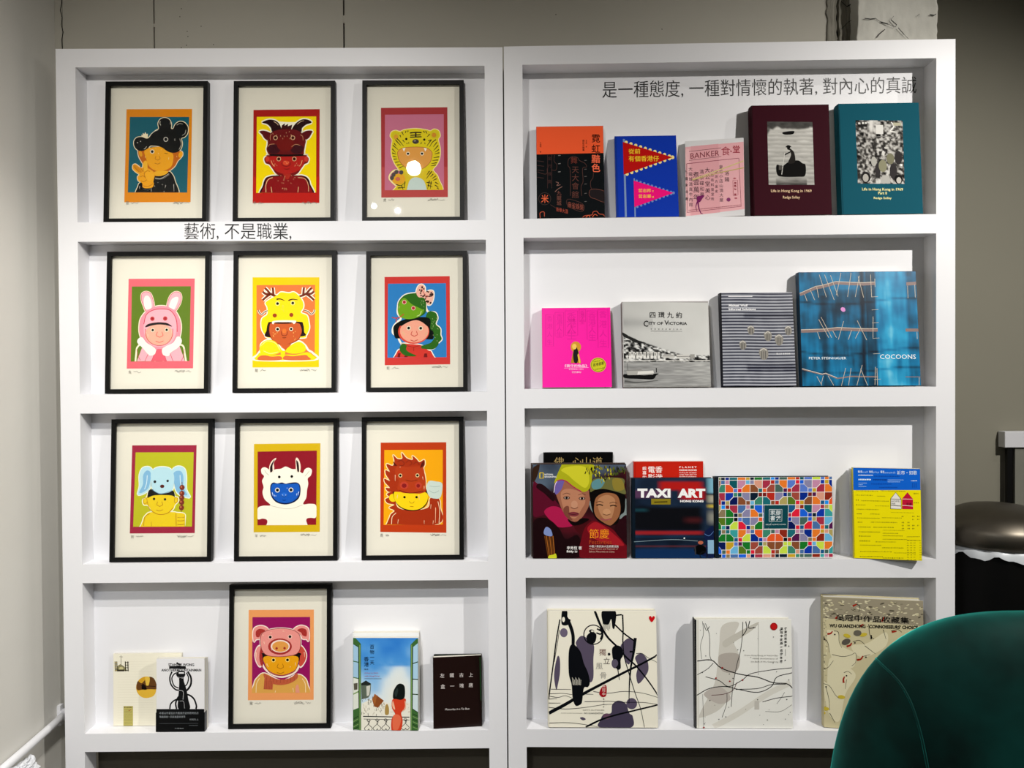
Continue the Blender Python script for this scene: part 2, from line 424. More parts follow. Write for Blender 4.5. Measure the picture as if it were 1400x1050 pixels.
def lettering(case, s, quad_px, y, parent, bold=-.004):
    """vinyl letters applied to a flat white face: left x, right x, top y, bottom y, slope; one part per letter"""
    x0, x1, y0, y1, sl = quad_px
    v, f = text_mesh(s, 0); mn, mx = v.min(0), v.max(0); adv = 0.0
    sx = (x1 - x0) / (mx[0] - mn[0]); sy = (y1 - y0) / (mx[1] - mn[1])
    for i, ch in enumerate(s):
        full = text_mesh(s[:i + 1], 0)[0]
        if ch == ' ': continue
        cv, cf = text_mesh(ch, bold if ch != '業' else 0); c0v = text_mesh(ch, 0)[0]
        off = full[:, 0].max() - c0v[:, 0].max(); V = []
        for q in cv:
            X = x0 + (q[0] + off - mn[0]) * sx; Y = y1 - (q[1] - mn[1]) * sy + sl * (X - x0)
            p = case.hit(X, Y, y); V.append((p.x - case.off.x, p.y - case.off.y, p.z))
        me = bpy.data.meshes.new('letter'); me.from_pydata(V, [], cf); link('letter', me, INK, parent)
lettering(L, '藝術, 不是職業,', (252, 398.5, 304.5, 328, 0.002), -.0006, L.o)
lettering(R, '是一種態度, 一種對情懷的執著, 對內心的真誠', (823.5, 1253, 111, 135, -.0155), R.D - .0006, R.o)

# ------------------------------------------------------------------ placing things on the shelves
def stand(case, row, quad, th, y0, yaw=0, roll=0, top_y=None, raise_=0.0006):
    """quad = front face TL,TR,BR,BL in photo px. Leaning, standing on the shelf. Returns (matrix, w, h)"""
    TL, TR, BR, BL = quad
    zs = case.shelf_z(row)
    D = case.D - .0012
    ty = math.tan(math.radians(yaw))            # yaw > 0: right side comes forward
    pl = case.hit(*BL, y0); 
    pr = case.hit(*BR, y0)
    for _ in range(3):
        w_ = pr.x - pl.x; pr = case.hit(*BR, y0 - ty * w_)
    w = math.hypot(pr.x - pl.x, ty * (pr.x - pl.x))
    yc = y0 - ty * w_ / 2
    h = case.hit((TL[0] + TR[0]) / 2, (TL[1] + TR[1]) / 2, yc).z - zs
    for _ in range(4):
        gap = (D - (y0 + th)) if top_y is None else top_y - y0
        al = math.asin(max(0, min(.5, gap / h)))
        hz = case.hit((TL[0] + TR[0]) / 2, (TL[1] + TR[1]) / 2, yc + h * math.sin(al)).z - zs
        h = hz / math.cos(al)
    # width also from the top edge
    tl = case.hit(*TL, y0 + h * math.sin(al)); tr = case.hit(*TR, y0 - ty * w_ + h * math.sin(al))
    wt = (tr.x - tl.x) / math.cos(math.radians(yaw)); w = (w + wt) / 2
    x0 = (pl.x + tl.x) / 2 if not roll else pl.x
    dz = th * math.sin(al) + raise_
    m = case.mw @ Matrix.Translation((x0, y0, zs + dz)) @ Matrix.Rotation(math.radians(-yaw), 4, 'Z') @ Matrix.Rotation(math.radians(roll), 4, 'Y') @ Matrix.Rotation(-al, 4, 'X')
    return m, w, h

def in_crop(q, ox, oy, sc): return [(ox + x / sc, oy + y / sc) for x, y in q]

def frame(row, quad, label, draw, crop, y0=.018):
    th = .018
    m, w, h = stand(L, row, quad, th, y0)
    t = thing('picture_frame', label, 'picture', m, 'framed animal-hat portraits on the left bookcase')
    r = .0125
    # four mitred rails
    prof = [(0, 0), (r, 0), (r, .006), (r - .004, .006), (r - .004, th), (0, th)]
    def rail(pa, pb, ia, ib):
        bm = bmesh.new(); A = []; B = []
        for d, y in prof:
            A.append(bm.verts.new((pa[0] + ia[0] * d, y, pa[1] + ia[1] * d))); B.append(bm.verts.new((pb[0] + ib[0] * d, y, pb[1] + ib[1] * d)))
        n = len(prof)
        for k in range(n): bm.faces.new((A[k], A[(k + 1) % n], B[(k + 1) % n], B[k]))
        bm.faces.new(A); bm.faces.new(B[::-1]); fin(bm, 'rail', BLACKW, t)
    rail((0, 0), (w, 0), (1, 1), (-1, 1)); rail((0, h), (w, h), (1, -1), (-1, -1))
    rail((0, 0), (0, h), (1, 1), (1, -1)); rail((w, 0), (w, h), (-1, 1), (-1, -1))
    box('mount', r - .003, w - r + .003, .0125, .014, r - .003, h - r + .003, PAPER, t)
    box('backing_board', r - .003, w - r + .003, .0145, .017, r - .003, h - r + .003, MDF, t)
    box('glass', r - .003, w - r + .003, .0065, .0085, r - .003, h - r + .003, GLASS, t)
    a = Art(w, h, quad, *crop); draw(a); a.build('art_print', PR, t, .01235)
    return t

def book(case, row, quad, label, draw, crop, th=.03, y0=.006, yaw=0, roll=0, hard=True, cover='E0E0E0', spine=None, gloss=True, top_y=None, group=None, name='book', rough=.35, pages='block', raise_=0.0006):
    m, w, h = stand(case, row, quad, th, y0, yaw, roll, top_y, raise_)
    t = thing(name, label, 'book', m, group)
    c = .0025 if hard else .0006; ov = .003 if hard else 0
    cm = mat('cover_' + (cover + ('g' if gloss else 'm')).lower(), cover, rough if gloss else .6, noise=.15, scale=30, dark=.9, spec=.25 if gloss else .06)
    if isinstance(draw, str): draw = None
    bm = bmesh.new(); box_bm(bm, c, w, 0, c, 0, h); fin(bm, 'front_cover', cm, t, .0006 if hard else 0)
    bm = bmesh.new(); box_bm(bm, c, w, th - c, th, 0, h); fin(bm, 'back_cover', cm, t, .0006 if hard else 0)
    sm = cm if spine is None else mat('cover_' + spine.lower() + 's', spine, .5, noise=.15, scale=30, dark=.9)
    bm = bmesh.new(); n = 6                      # spine, slightly rounded for hard covers
    A = []; B = []
    for k in range(n + 1):
        u = k / n; x = c - .0002 - (math.sin(math.pi * u) * .003 if hard else 0) - c * .6
        A.append(bm.verts.new((x, th * u, 0))); B.append(bm.verts.new((x, th * u, h)))
    A2 = bm.verts.new((c - .0001, th, 0)); B2 = bm.verts.new((c - .0001, th, h)); A1 = bm.verts.new((c - .0001, 0, 0)); B1 = bm.verts.new((c - .0001, 0, h))
    for k in range(n): bm.faces.new((A[k], B[k], B[k + 1], A[k + 1]))
    bm.faces.new((A1, B1, B[0], A[0])); bm.faces.new((A[n], B[n], B2, A2)); bm.faces.new((A2, B2, B1, A1))
    bm.faces.new(A + [A2, A1]); bm.faces.new((B + [B2, B1])[::-1])
    fin(bm, 'spine', sm, t)
    box('page_block', c + .0005, w - ov, c + .0002, th - c - .0002, ov, h - ov, PAGES, t)
    if draw:
        a = Art(w, h, quad, *crop); draw(a); a.build('cover_print', PRG if gloss else PR, t, -.0003)
    return t
# ------------------------------------------------------------------ the ten framed prints
S1 = 1050 / 220; S2 = 1050 / 130
def sig(a, ch, x0, x1, x2, x3, y, seed, tilt=0):
    a.cl = None
    r = random.Random(seed); g = '8E8A80'
    a.t(ch, x0, y - 11, x0 + 19, y + 11, g)
    a.squig(x0 + 34, x1, y, 7, 2.2, g, r, 9); a.squig(x2, x2 + (x3 - x2) * .62, y + tilt, 8, 2.4, g, r, 16); a.squig(x2 + (x3 - x2) * .68, x3, y + tilt, 6, 2.0, g, r, 7)
    a.squig(x2 + 8, x2 + (x3 - x2) * .55, y + tilt - 3, 7, 1.8, g, r, 12)
def glint(a, pts, col='F3D9A0', w=3.0):
    for x, y, dx, dy in pts: a.l([(x, y), (x + dx, y + dy)], w, col, w1=w * .4, smooth=False, lift=False)
    a.up()
def halo(a, shapes, w, col):
    for s in shapes: a.l(s, w, col, closed=True, lift=False)
    a.up()
def face(a, x, y, s, line, eyes=True, dx=46):
    """nose and mouth of the little faces"""
    a.l([(x - 9 * s, y - 14 * s), (x - 14 * s, y), (x - 6 * s, y + 5 * s), (x, y + 8 * s), (x + 7 * s, y + 5 * s), (x + 14 * s, y), (x + 9 * s, y - 14 * s)], 2.6 * s, line)
    a.l([(x - 16 * s, y + 24 * s), (x, y + 29 * s), (x + 16 * s, y + 23 * s)], 2.8 * s, line)

def d_rat(a):
    a.crop(160, 140, S2)
    a.p([(80, 58), (808, 55), (795, 1075), (58, 1078)], 'E08812'); a.p([(118, 142), (776, 142), (757, 970), (98, 970)], '126070')
    K = '0B0F13'; O = 'EFA516'; D = 'C4640A'; H = 'F0E2BC'
    hat = [(330, 370), (360, 330), (410, 290), (440, 270), (432, 215), (455, 170), (505, 152), (555, 172), (578, 220), (576, 268), (600, 270), (622, 225), (670, 193), (725, 205), (762, 255), (758, 320), (725, 362), (690, 378), (700, 440), (680, 500), (640, 530), (580, 534), (530, 515), (480, 480), (430, 462), (380, 458), (345, 460), (315, 490), (270, 512), (215, 510), (172, 470), (165, 410), (195, 370), (250, 362), (300, 378)]
    head = [(215, 500), (240, 490), (300, 480), (560, 520), (665, 515), (700, 525), (705, 560), (680, 595), (650, 625), (620, 680), (560, 730), (470, 775), (390, 790), (320, 740), (300, 700), (262, 650), (225, 590), (210, 540)]
    body = [(215, 968), (212, 900), (240, 860), (300, 850), (400, 790), (540, 740), (590, 770), (620, 840), (640, 968)]
    hand = [(150, 690), (160, 665), (190, 662), (240, 700), (262, 690), (268, 640), (295, 620), (315, 640), (320, 700), (345, 715), (385, 745), (395, 790), (382, 850), (388, 875), (370, 915), (300, 925), (262, 910), (258, 870), (215, 840), (205, 800), (225, 775), (185, 745), (155, 715)]
    a.p([(250, 360), (245, 335), (262, 345), (262, 318), (280, 330), (290, 306), (302, 330), (318, 325), (318, 372), (280, 385)], H)
    a.clip(100, 142, 775, 969)
    halo(a, [hat, head, body, hand], 15, H)
    a.b(body, K); a.b(head, D); a.b([(290, 500), (470, 470), (590, 540), (600, 620), (575, 690), (500, 730), (420, 735), (340, 690), (300, 600)], O)
    a.e(682, 555, 22, 34, O, 25); a.b([(400, 740), (540, 735), (520, 770), (450, 790), (395, 780)], 'F0B020'); a.e(238, 545, 18, 34, 'E09A18', -15)
    a.b(hat, K); a.e(504, 218, 66, 62, '10161B'); a.e(690, 282, 68, 80, '10161B'); a.ring(518, 388, 22, 6, 'E4E0D2')
    a.l([(345, 340), (385, 305), (430, 285)], 5, 'DAD6C4'); a.l([(455, 190), (452, 215), (462, 235)], 6, 'DAD6C4'); a.l([(640, 232), (670, 215), (705, 222)], 4, 'CFCBBB')
    a.l([(672, 380), (690, 440), (665, 500)], 4, 'CFCBBB'); a.l([(740, 285), (730, 325), (700, 345)], 4, 'CFCBBB'); a.l([(305, 465), (290, 488), (275, 494)], 5, 'CFCBBB')
    a.l([(568, 200), (566, 225)], 4, 'CFCBBB'); a.l([(618, 380), (618, 405)], 4, 'CFCBBB'); a.e(203, 425, 5, None, 'E4E0D2'); a.e(238, 410, 5, None, 'E4E0D2')
    a.eye(368, 522, 15); a.l([(505, 537), (525, 544), (540, 542)], 5, '5A2A06'); face(a, 428, 600, 2.0, 'B86808'); a.l([(552, 585), (550, 610)], 5, 'F8DC90')
    a.b(hand, O); a.e(205, 710, 62, 20, 'D98A10', 42); a.b([(268, 690), (275, 640), (297, 625), (313, 650), (310, 720), (285, 740)], 'F3B62C'); a.e(338, 785, 52, 55, 'F3AE20')
    for q in ([(290, 800), (280, 760), (310, 735), (345, 740)], [(235, 800), (270, 790), (300, 815)], [(240, 845), (280, 850), (312, 830)], [(262, 895), (320, 905), (380, 875)], [(225, 665), (262, 740)], [(170, 690), (220, 745)], [(268, 700), (268, 745)]): a.l(q, 5, 'B26006')
    a.l([(402, 812), (470, 815), (555, 765)], 5, 'D8D4C6'); a.l([(400, 822), (480, 822), (560, 775)], 3, 'A8A498')
    glint(a, [(395, 895, 3, 14), (480, 880, 5, 8), (520, 890, -8, 32), (360, 925, 0, 40), (500, 955, 3, 12), (230, 900, -3, 30), (430, 860, 6, 4), (608, 880, 4, 80)], 'D8D4C6', 5)
    a.l([(275, 935), (320, 945), (365, 930)], 4, '5F6468'); glint(a, [(405, 485, 6, 8), (435, 540, 4, 10), (465, 500, 5, 6), (290, 575, 3, 20), (640, 570, 3, 14)], 'FBE6A8', 4)
    a.crop(130, 90, S1); sig(a, '鼠', 190, 275, 500, 608, 880, 1)
def d_ox(a):
    a.crop(335, 140, S2)
    a.p([(72, 66), (808, 58), (815, 1085), (75, 1085)], 'A81A16'); a.p([(76, 800), (814, 800), (815, 1085), (75, 1085)], 'BE2018'); a.p([(110, 142), (770, 138), (778, 972), (112, 975)], 'F6D800')
    M_ = '5E0F14'; DK = '2E0C12'; S = 'B4201A'; H = 'F4EFD8'
    hornL = [(170, 205), (215, 180), (270, 172), (330, 190), (370, 235), (382, 300), (290, 310), (265, 260), (225, 222)]
    hornR = [(720, 205), (680, 175), (620, 170), (560, 200), (515, 250), (505, 300), (600, 310), (615, 265), (660, 228)]
    earL = [(140, 305), (180, 292), (235, 305), (265, 330), (240, 395), (200, 380), (170, 335)]; earR = [(730, 300), (690, 292), (640, 305), (610, 335), (650, 390), (690, 375), (715, 335)]
    hat = [(265, 320), (350, 285), (440, 278), (540, 285), (610, 320), (655, 400), (650, 450), (640, 510), (630, 560), (560, 568), (300, 566), (250, 555), (222, 500), (232, 450), (238, 380)]
    head = [(262, 560), (640, 560), (665, 570), (692, 600), (680, 645), (645, 662), (610, 710), (560, 770), (450, 800), (345, 775), (290, 710), (255, 665), (215, 650), (198, 600), (225, 572)]
    body = [(188, 972), (188, 890), (215, 815), (270, 790), (340, 785), (560, 785), (620, 785), (680, 810), (712, 880), (720, 972)]
    tuft = [(380, 290), (390, 235), (425, 212), (420, 240), (460, 218), (455, 245), (505, 228), (490, 300)]
    a.clip(110, 138, 778, 974)
    halo(a, [hornL, hornR, earL, earR, hat, head, body], 26, H); a.p([(330, 190), (440, 200), (560, 200), (520, 300), (380, 300)], H)
    a.b(body, DK); a.b([(205, 972), (210, 880), (240, 815), (330, 795), (570, 790), (650, 810), (695, 880), (705, 972)], '8C1216')
    a.b(head, '7A1416'); a.b([(265, 575), (640, 575), (635, 660), (580, 730), (450, 770), (340, 740), (275, 670)], S); a.e(232, 605, 22, 30, 'C83A2A'); a.e(665, 605, 22, 30, 'C83A2A')
    a.p([(410, 770), (500, 770), (470, 825), (440, 825)], 'B02A1C')
    for q in (hornL, hornR): a.b(q, DK)
    a.p(tuft, '3E0E12'); a.b(earL, M_); a.b(earR, M_); a.b(hat, '6A1114'); a.e(305, 495, 72, 52, '45101A'); a.e(560, 495, 75, 52, '45101A'); a.e(430, 440, 95, 80, '74130F'); a.l([(262, 560), (440, 566), (632, 560)], 22, '200A0C')
    for x, y in ((320, 372), (513, 372), (360, 604), (532, 604)): a.e(x, y, 24, None, 'E2C896'); a.e(x, y, 19, None, '7A2A14'); a.e(x, y, 11, None, '100808')
    a.l([(395, 640), (400, 670), (445, 685), (485, 670), (490, 640)], 5, '6C1412'); a.e(440, 648, 34, 26, 'D84A2A'); a.l([(420, 712), (448, 716), (480, 710)], 6, '6C1412')
    a.l([(265, 400), (262, 360), (275, 330)], 4, 'D8A070'); a.l([(240, 470), (260, 445), (310, 440)], 4, 'D8A070'); a.l([(500, 470), (545, 445), (595, 455)], 4, 'D8A070'); a.l([(628, 400), (622, 360), (608, 345)], 4, 'D8A070')
    a.l([(222, 968), (220, 890), (245, 830), (295, 808)], 7, 'F0C890'); a.l([(575, 808), (650, 820), (688, 880), (695, 960)], 5, 'F0C890'); a.l([(278, 910), (288, 970)], 6, 'F0C890'); a.l([(582, 910), (576, 970)], 6, 'F0C890')
    a.l([(275, 620), (290, 660), (310, 685)], 5, 'F4C080'); a.l([(620, 620), (610, 655), (595, 680)], 5, 'F4C080'); a.l([(300, 195), (335, 215), (350, 235)], 5, 'E8C8A0'); a.l([(560, 225), (600, 195), (635, 185)], 4, 'E8C8A0')
    r = random.Random(5); glint(a, [(r.uniform(280, 620), r.uniform(300, 350), r.uniform(-6, 6), 12) for _ in range(8)] + [(r.uniform(400, 480), r.uniform(345, 380), 3, 12) for _ in range(4)] + [(r.uniform(350, 560), r.uniform(780, 870), 10, 4) for _ in range(14)] + [(r.uniform(300, 350), r.uniform(620, 680), 4, 10) for _ in range(6)] + [(r.uniform(540, 600), r.uniform(630, 680), -4, 10) for _ in range(6)] + [(r.uniform(395, 480), r.uniform(925, 945), 8, -8) for _ in range(6)] + [(r.uniform(410, 470), r.uniform(625, 650), 4, 6) for _ in range(5)], 'F2C48C', 5)
    a.crop(305, 90, S1); sig(a, '牛', 192, 258, 512, 610, 880, 2)
def d_tiger(a):
    a.crop(510, 140, S2)
    a.p([(75, 46), (815, 42), (825, 1032), (88, 1034)], 'A8383A'); a.p([(85, 700), (820, 700), (825, 1032), (88, 1034)], 'B84A48'); a.p([(120, 122), (775, 120), (782, 952), (125, 954)], 'C4708A')
    Y = 'DCC81C'; K = '2A2420'; H = 'F3E4A0'
    hood = [(205, 400), (182, 360), (195, 315), (240, 298), (290, 310), (340, 290), (460, 278), (580, 292), (625, 305), (670, 285), (720, 305), (735, 360), (715, 400), (735, 490), (735, 580), (715, 650), (670, 710), (620, 740), (330, 745), (260, 700), (215, 620), (195, 540), (198, 460)]
    body = [(245, 952), (270, 890), (330, 740), (620, 735), (680, 765), (720, 830), (738, 952)]
    paw = [(172, 820), (190, 770), (235, 735), (300, 735), (345, 750), (372, 800), (365, 860), (330, 900), (290, 925), (245, 900), (200, 860)]
    a.clip(120, 120, 782, 953)
    halo(a, [hood, body, paw], 15, H); a.b(body, 'D8BE22'); a.b(hood, Y); a.e(242, 355, 45, 45, 'D0C020'); a.e(245, 368, 24, 28, 'D89A30'); a.e(672, 345, 48, 48, 'D0C020'); a.e(668, 350, 26, 26, 'CE8A28')
    a.b([(265, 560), (275, 520), (330, 490), (460, 480), (580, 490), (640, 530), (648, 580), (625, 650), (560, 710), (460, 735), (360, 710), (290, 640)], 'DC9A48'); a.l([(265, 560), (275, 520), (330, 490), (460, 480), (580, 490), (640, 530), (648, 580), (625, 650), (560, 710), (460, 735), (360, 710), (290, 640)], 5, 'A85A20', closed=True)
    a.p([(318, 495), (352, 490), (335, 532)], 'F4EEDC'); a.p([(555, 490), (590, 498), (572, 532)], 'F4EEDC')
    a.l([(400, 326), (465, 320), (530, 322)], 14, K); a.l([(405, 352), (522, 346)], 12, K); a.l([(400, 372), (530, 368)], 12, K); a.l([(465, 320), (465, 372)], 16, K)
    a.eye(360, 392, 13, halo=Y); a.eye(560, 400, 13, halo=Y); a.e(464, 420, 36, 27, '4A423E'); a.e(456, 412, 14, 9, '8A827A')
    a.eye(380, 554, 13); a.eye(536, 554, 13)
    a.b([(385, 952), (388, 880), (420, 830), (470, 815), (530, 830), (570, 880), (578, 952)], 'C4D4CC')
    st = [[(255, 385), (290, 420), (330, 470)], [(240, 400), (275, 440), (300, 465)], [(290, 350), (300, 375)], [(310, 315), (330, 350)], [(355, 305), (350, 325)], [(380, 300), (375, 318)], [(550, 305), (565, 325)], [(575, 305), (590, 335)], [(620, 340), (590, 370)], [(640, 400), (610, 440), (590, 470)], [(690, 400), (650, 430), (620, 480)],
          [(700, 430), (660, 480)], [(715, 465), (665, 520)], [(722, 510), (680, 540)], [(728, 545), (675, 560)], [(728, 590), (665, 600)], [(715, 625), (650, 630)], [(700, 655), (640, 665)], [(690, 680), (635, 690)], [(205, 500), (240, 540)], [(212, 460), (270, 510)], [(225, 440), (250, 470)], [(205, 545), (250, 560)], [(215, 580), (255, 590)], [(222, 615), (262, 610)], [(240, 650), (285, 640)], [(262, 680), (310, 670)], [(285, 710), (330, 690)],
          [(320, 405), (345, 430)], [(370, 435), (365, 450)], [(385, 430), (390, 445)], [(530, 430), (520, 450)], [(565, 435), (570, 450)], [(605, 415), (630, 400)],
          [(620, 745), (590, 790)], [(645, 750), (585, 830)], [(660, 780), (630, 810)], [(690, 800), (650, 830)], [(700, 830), (660, 850)], [(590, 870), (650, 880)], [(600, 900), (655, 920)], [(620, 850), (600, 940)], [(640, 860), (630, 940)], [(685, 870), (720, 890)], [(680, 900), (722, 925)], [(705, 930), (725, 945)], [(250, 890), (300, 905), (340, 880)], [(270, 930), (350, 925)], [(350, 860), (340, 930)], [(310, 900), (330, 950)]]
    for q in st: a.l(q, 11, K, w1=4, lift=False)
    a.up(); a.b([(208, 850), (215, 800), (260, 775), (320, 780), (352, 820), (345, 860), (300, 890), (240, 885)], 'E0A428')
    for x, y in ((205, 820), (222, 785), (253, 755), (308, 760)): a.e(x, y, 22, 24, '57504C', 20)
    a.e(270, 832, 27, 22, 'CC6A50')
    a.crop(480, 90, S1); sig(a, '虎', 208, 280, 500, 610, 866, 3)
def d_rabbit(a):
    P = 'F08C9C'; LP = 'F3A9B4'; D = 'C43A50'; W = 'F2EBDD'; H = 'F2E6C8'
    a.p([(202, 264), (635, 264), (632, 849), (196, 849)], 'E0626E'); a.p([(224, 314), (610, 314), (607, 801), (222, 803)], '5C7A10')
    el = [(320, 475), (302, 440), (288, 400), (290, 362), (315, 348), (345, 358), (362, 395), (372, 445), (365, 470)]; er = [(458, 455), (462, 410), (480, 370), (510, 350), (540, 358), (550, 390), (540, 430), (515, 470), (495, 485)]
    hood = [(275, 570), (285, 520), (320, 475), (370, 448), (420, 440), (470, 450), (515, 480), (545, 540), (550, 600), (535, 660), (490, 705), (420, 730), (350, 710), (300, 670), (278, 620)]
    armL = [(262, 801), (258, 740), (268, 705), (300, 690), (385, 740), (360, 801)]; armR = [(578, 801), (575, 745), (562, 700), (520, 700), (430, 740), (460, 801)]
    a.clip(222, 314, 609, 802)
    halo(a, [el, er, hood, armL, armR], 11, H); a.p([(262, 801), (300, 700), (540, 700), (578, 801)], LP)
    for q in (el, er): a.b(q, LP)
    for q in (el, er): a.l(q, 3.5, D, closed=True)
    a.b([(315, 460), (303, 410), (312, 378), (335, 378), (352, 415), (352, 455)], W); a.b([(470, 450), (485, 400), (515, 382), (530, 392), (520, 430), (500, 465)], W)
    a.b(hood, P); a.b([(305, 560), (320, 500), (360, 470), (420, 460), (475, 470), (510, 520), (520, 600), (490, 680), (420, 708), (350, 690), (312, 630)], LP); a.l([(305, 560), (320, 500), (360, 470), (420, 460), (480, 472), (518, 530), (525, 610)], 5, D)
    a.e(406, 628, 93, 72, 'EBA890'); a.l([(316, 590), (322, 640), (350, 680), (405, 700), (460, 685), (492, 640), (496, 590)], 4, D)
    a.b([(315, 580), (330, 560), (370, 550), (410, 547), (455, 552), (480, 565), (490, 576), (450, 566), (405, 562), (360, 568)], '20141C')
    a.eye(361, 524, 9, 'A01424', 'C43A40'); a.eye(445, 523, 9, 'A01424', 'C43A40'); a.eye(364, 598, 8); a.eye(456, 597, 8); face(a, 410, 632, 1.6, 'D85A50')
    a.p([(355, 801), (395, 722), (430, 722), (460, 801)], 'E0596A'); a.l([(385, 735), (358, 801)], 3, D); a.l([(435, 735), (458, 801)], 3, D); a.l([(340, 745), (315, 801)], 3, D); a.l([(480, 750), (500, 801)], 3, D); a.l([(318, 725), (330, 745)], 4, D)
    a.b([(265, 680), (270, 655), (295, 645), (325, 680), (365, 705), (385, 725), (380, 755), (350, 765), (330, 750), (300, 715)], W); a.b([(555, 680), (550, 650), (525, 642), (500, 680), (450, 705), (427, 725), (435, 760), (470, 768), (485, 745), (530, 715)], W)
    a.l([(262, 720), (268, 760), (285, 795)], 3, D); a.l([(574, 720), (568, 770), (555, 800)], 3, D); glint(a, [(332, 625, 2, 20), (490, 600, 0, 20), (322, 610, 2, 12)], 'F8DCC0', 3)
    sig(a, '兔', 208, 290, 512, 620, 872, 4, -4)
def d_dragon(a):
    Y = 'F6D412'; H = 'F4EEDA'; BR = '7A2C14'; F_ = 'C4592A'
    a.p([(183, 254), (620, 256), (620, 843), (183, 843)], 'F6C60A'); a.p([(209, 305), (593, 305), (592, 794), (208, 796)], 'E0773C')
    hood = [(280, 450), (268, 420), (300, 395), (345, 370), (370, 352), (420, 358), (455, 352), (490, 380), (515, 420), (515, 455), (500, 485), (540, 505), (552, 550), (555, 590), (535, 635), (510, 650), (300, 650), (262, 625), (242, 580), (245, 525), (280, 495)]
    body = [(209, 794), (215, 760), (235, 730), (240, 690), (280, 662), (330, 668), (372, 720), (400, 725), (440, 690), (490, 672), (530, 700), (550, 730), (580, 750), (590, 794)]
    def antler(f):
        g = lambda P: [(f(x), y) for x, y in P]
        return [g([(345, 380), (318, 372), (300, 365), (270, 385), (250, 403)]), g([(300, 366), (285, 345), (265, 325)]), g([(300, 366), (268, 362), (250, 348)]), g([(320, 372), (318, 345), (315, 322)])]
    A = antler(lambda x: x) + antler(lambda x: 835 - x)
    for q in A: a.l(q, 26, H, lift=False)
    a.up(); halo(a, [hood, body], 13, H)
    for q in A: a.l(q, 14, BR, lift=False)
    a.up()
    for f in (lambda x: x, lambda x: 800 - x + 12):
        q = [(f(x), y) for x, y in [(290, 470), (265, 478), (245, 495), (228, 485), (222, 468)]]; a.l(q, 13, H); a.l(q, 6, '6A3A20')
    a.b(hood, Y); a.b([(282, 645), (275, 600), (285, 555), (310, 545), (490, 545), (515, 560), (522, 610), (515, 640)], '2A1216')
    a.b([(296, 560), (330, 552), (470, 552), (500, 575), (505, 620), (485, 660), (440, 685), (390, 694), (340, 685), (305, 650), (292, 600)], F_); a.l([(296, 560), (292, 600), (305, 650), (340, 685), (390, 694), (440, 685), (485, 660), (505, 620)], 4, '6A1E10')
    a.b([(318, 540), (380, 535), (440, 536), (470, 540), (455, 560), (435, 548), (335, 548), (322, 560), (312, 556)], H); a.l([(330, 552), (385, 555), (440, 552)], 7, '2A1216')
    a.p([(365, 690), (440, 690), (400, 735)], 'C45A2A'); a.b([(232, 740), (238, 690), (280, 664), (330, 672), (370, 720), (372, 740), (320, 762), (270, 760)], Y); a.b([(400, 735), (440, 695), (490, 676), (528, 700), (530, 735), (490, 752), (430, 752)], Y)
    a.p([(368, 735), (400, 735), (392, 796), (370, 796)], Y); a.b([(209, 794), (218, 760), (240, 745), (300, 765), (370, 762), (372, 794)], Y); a.b([(395, 762), (470, 760), (540, 745), (575, 760), (588, 794), (396, 794)], Y)
    a.b([(224, 794), (232, 768), (270, 764), (310, 772), (366, 770), (368, 794)], 'D0683A'); a.b([(396, 794), (398, 766), (450, 770), (530, 762), (550, 775), (558, 794)], 'D0683A')
    a.l([(240, 700), (280, 670), (335, 685), (365, 730)], 3, 'F9EFA0'); a.l([(256, 735), (300, 752), (352, 742)], 3, 'F9EFA0')
    a.l([(340, 398), (365, 396), (392, 406)], 9, '4A1C10', w1=4); a.l([(418, 406), (445, 398), (478, 402)], 9, '4A1C10', w1=4)
    a.eye(347, 426, 9, halo='E8E090'); a.eye(447, 423, 9, halo='E8E090'); a.e(329, 503, 14, 13, '9A3C18'); a.e(438, 500, 13, 13, '9A3C18'); a.eye(348, 593, 9); a.eye(437, 592, 8)
    a.l([(374, 605), (375, 628), (392, 636), (410, 628), (412, 606)], 3.5, '7A2A12'); a.e(392, 606, 14, 16, 'D8702E'); a.l([(380, 648), (392, 650), (404, 646)], 3.5, '5A1A10')
    r = random.Random(8); glint(a, [(r.uniform(315, 345), r.uniform(605, 640), 2, 7) for _ in range(7)] + [(r.uniform(450, 485), r.uniform(600, 660), 2, 6) for _ in range(6)] + [(383, 435, 0, 22), (376, 460, 2, 10), (386, 470, 2, 8)], 'F6D070', 3)
    sig(a, '龍', 200, 270, 495, 605, 862, 6)
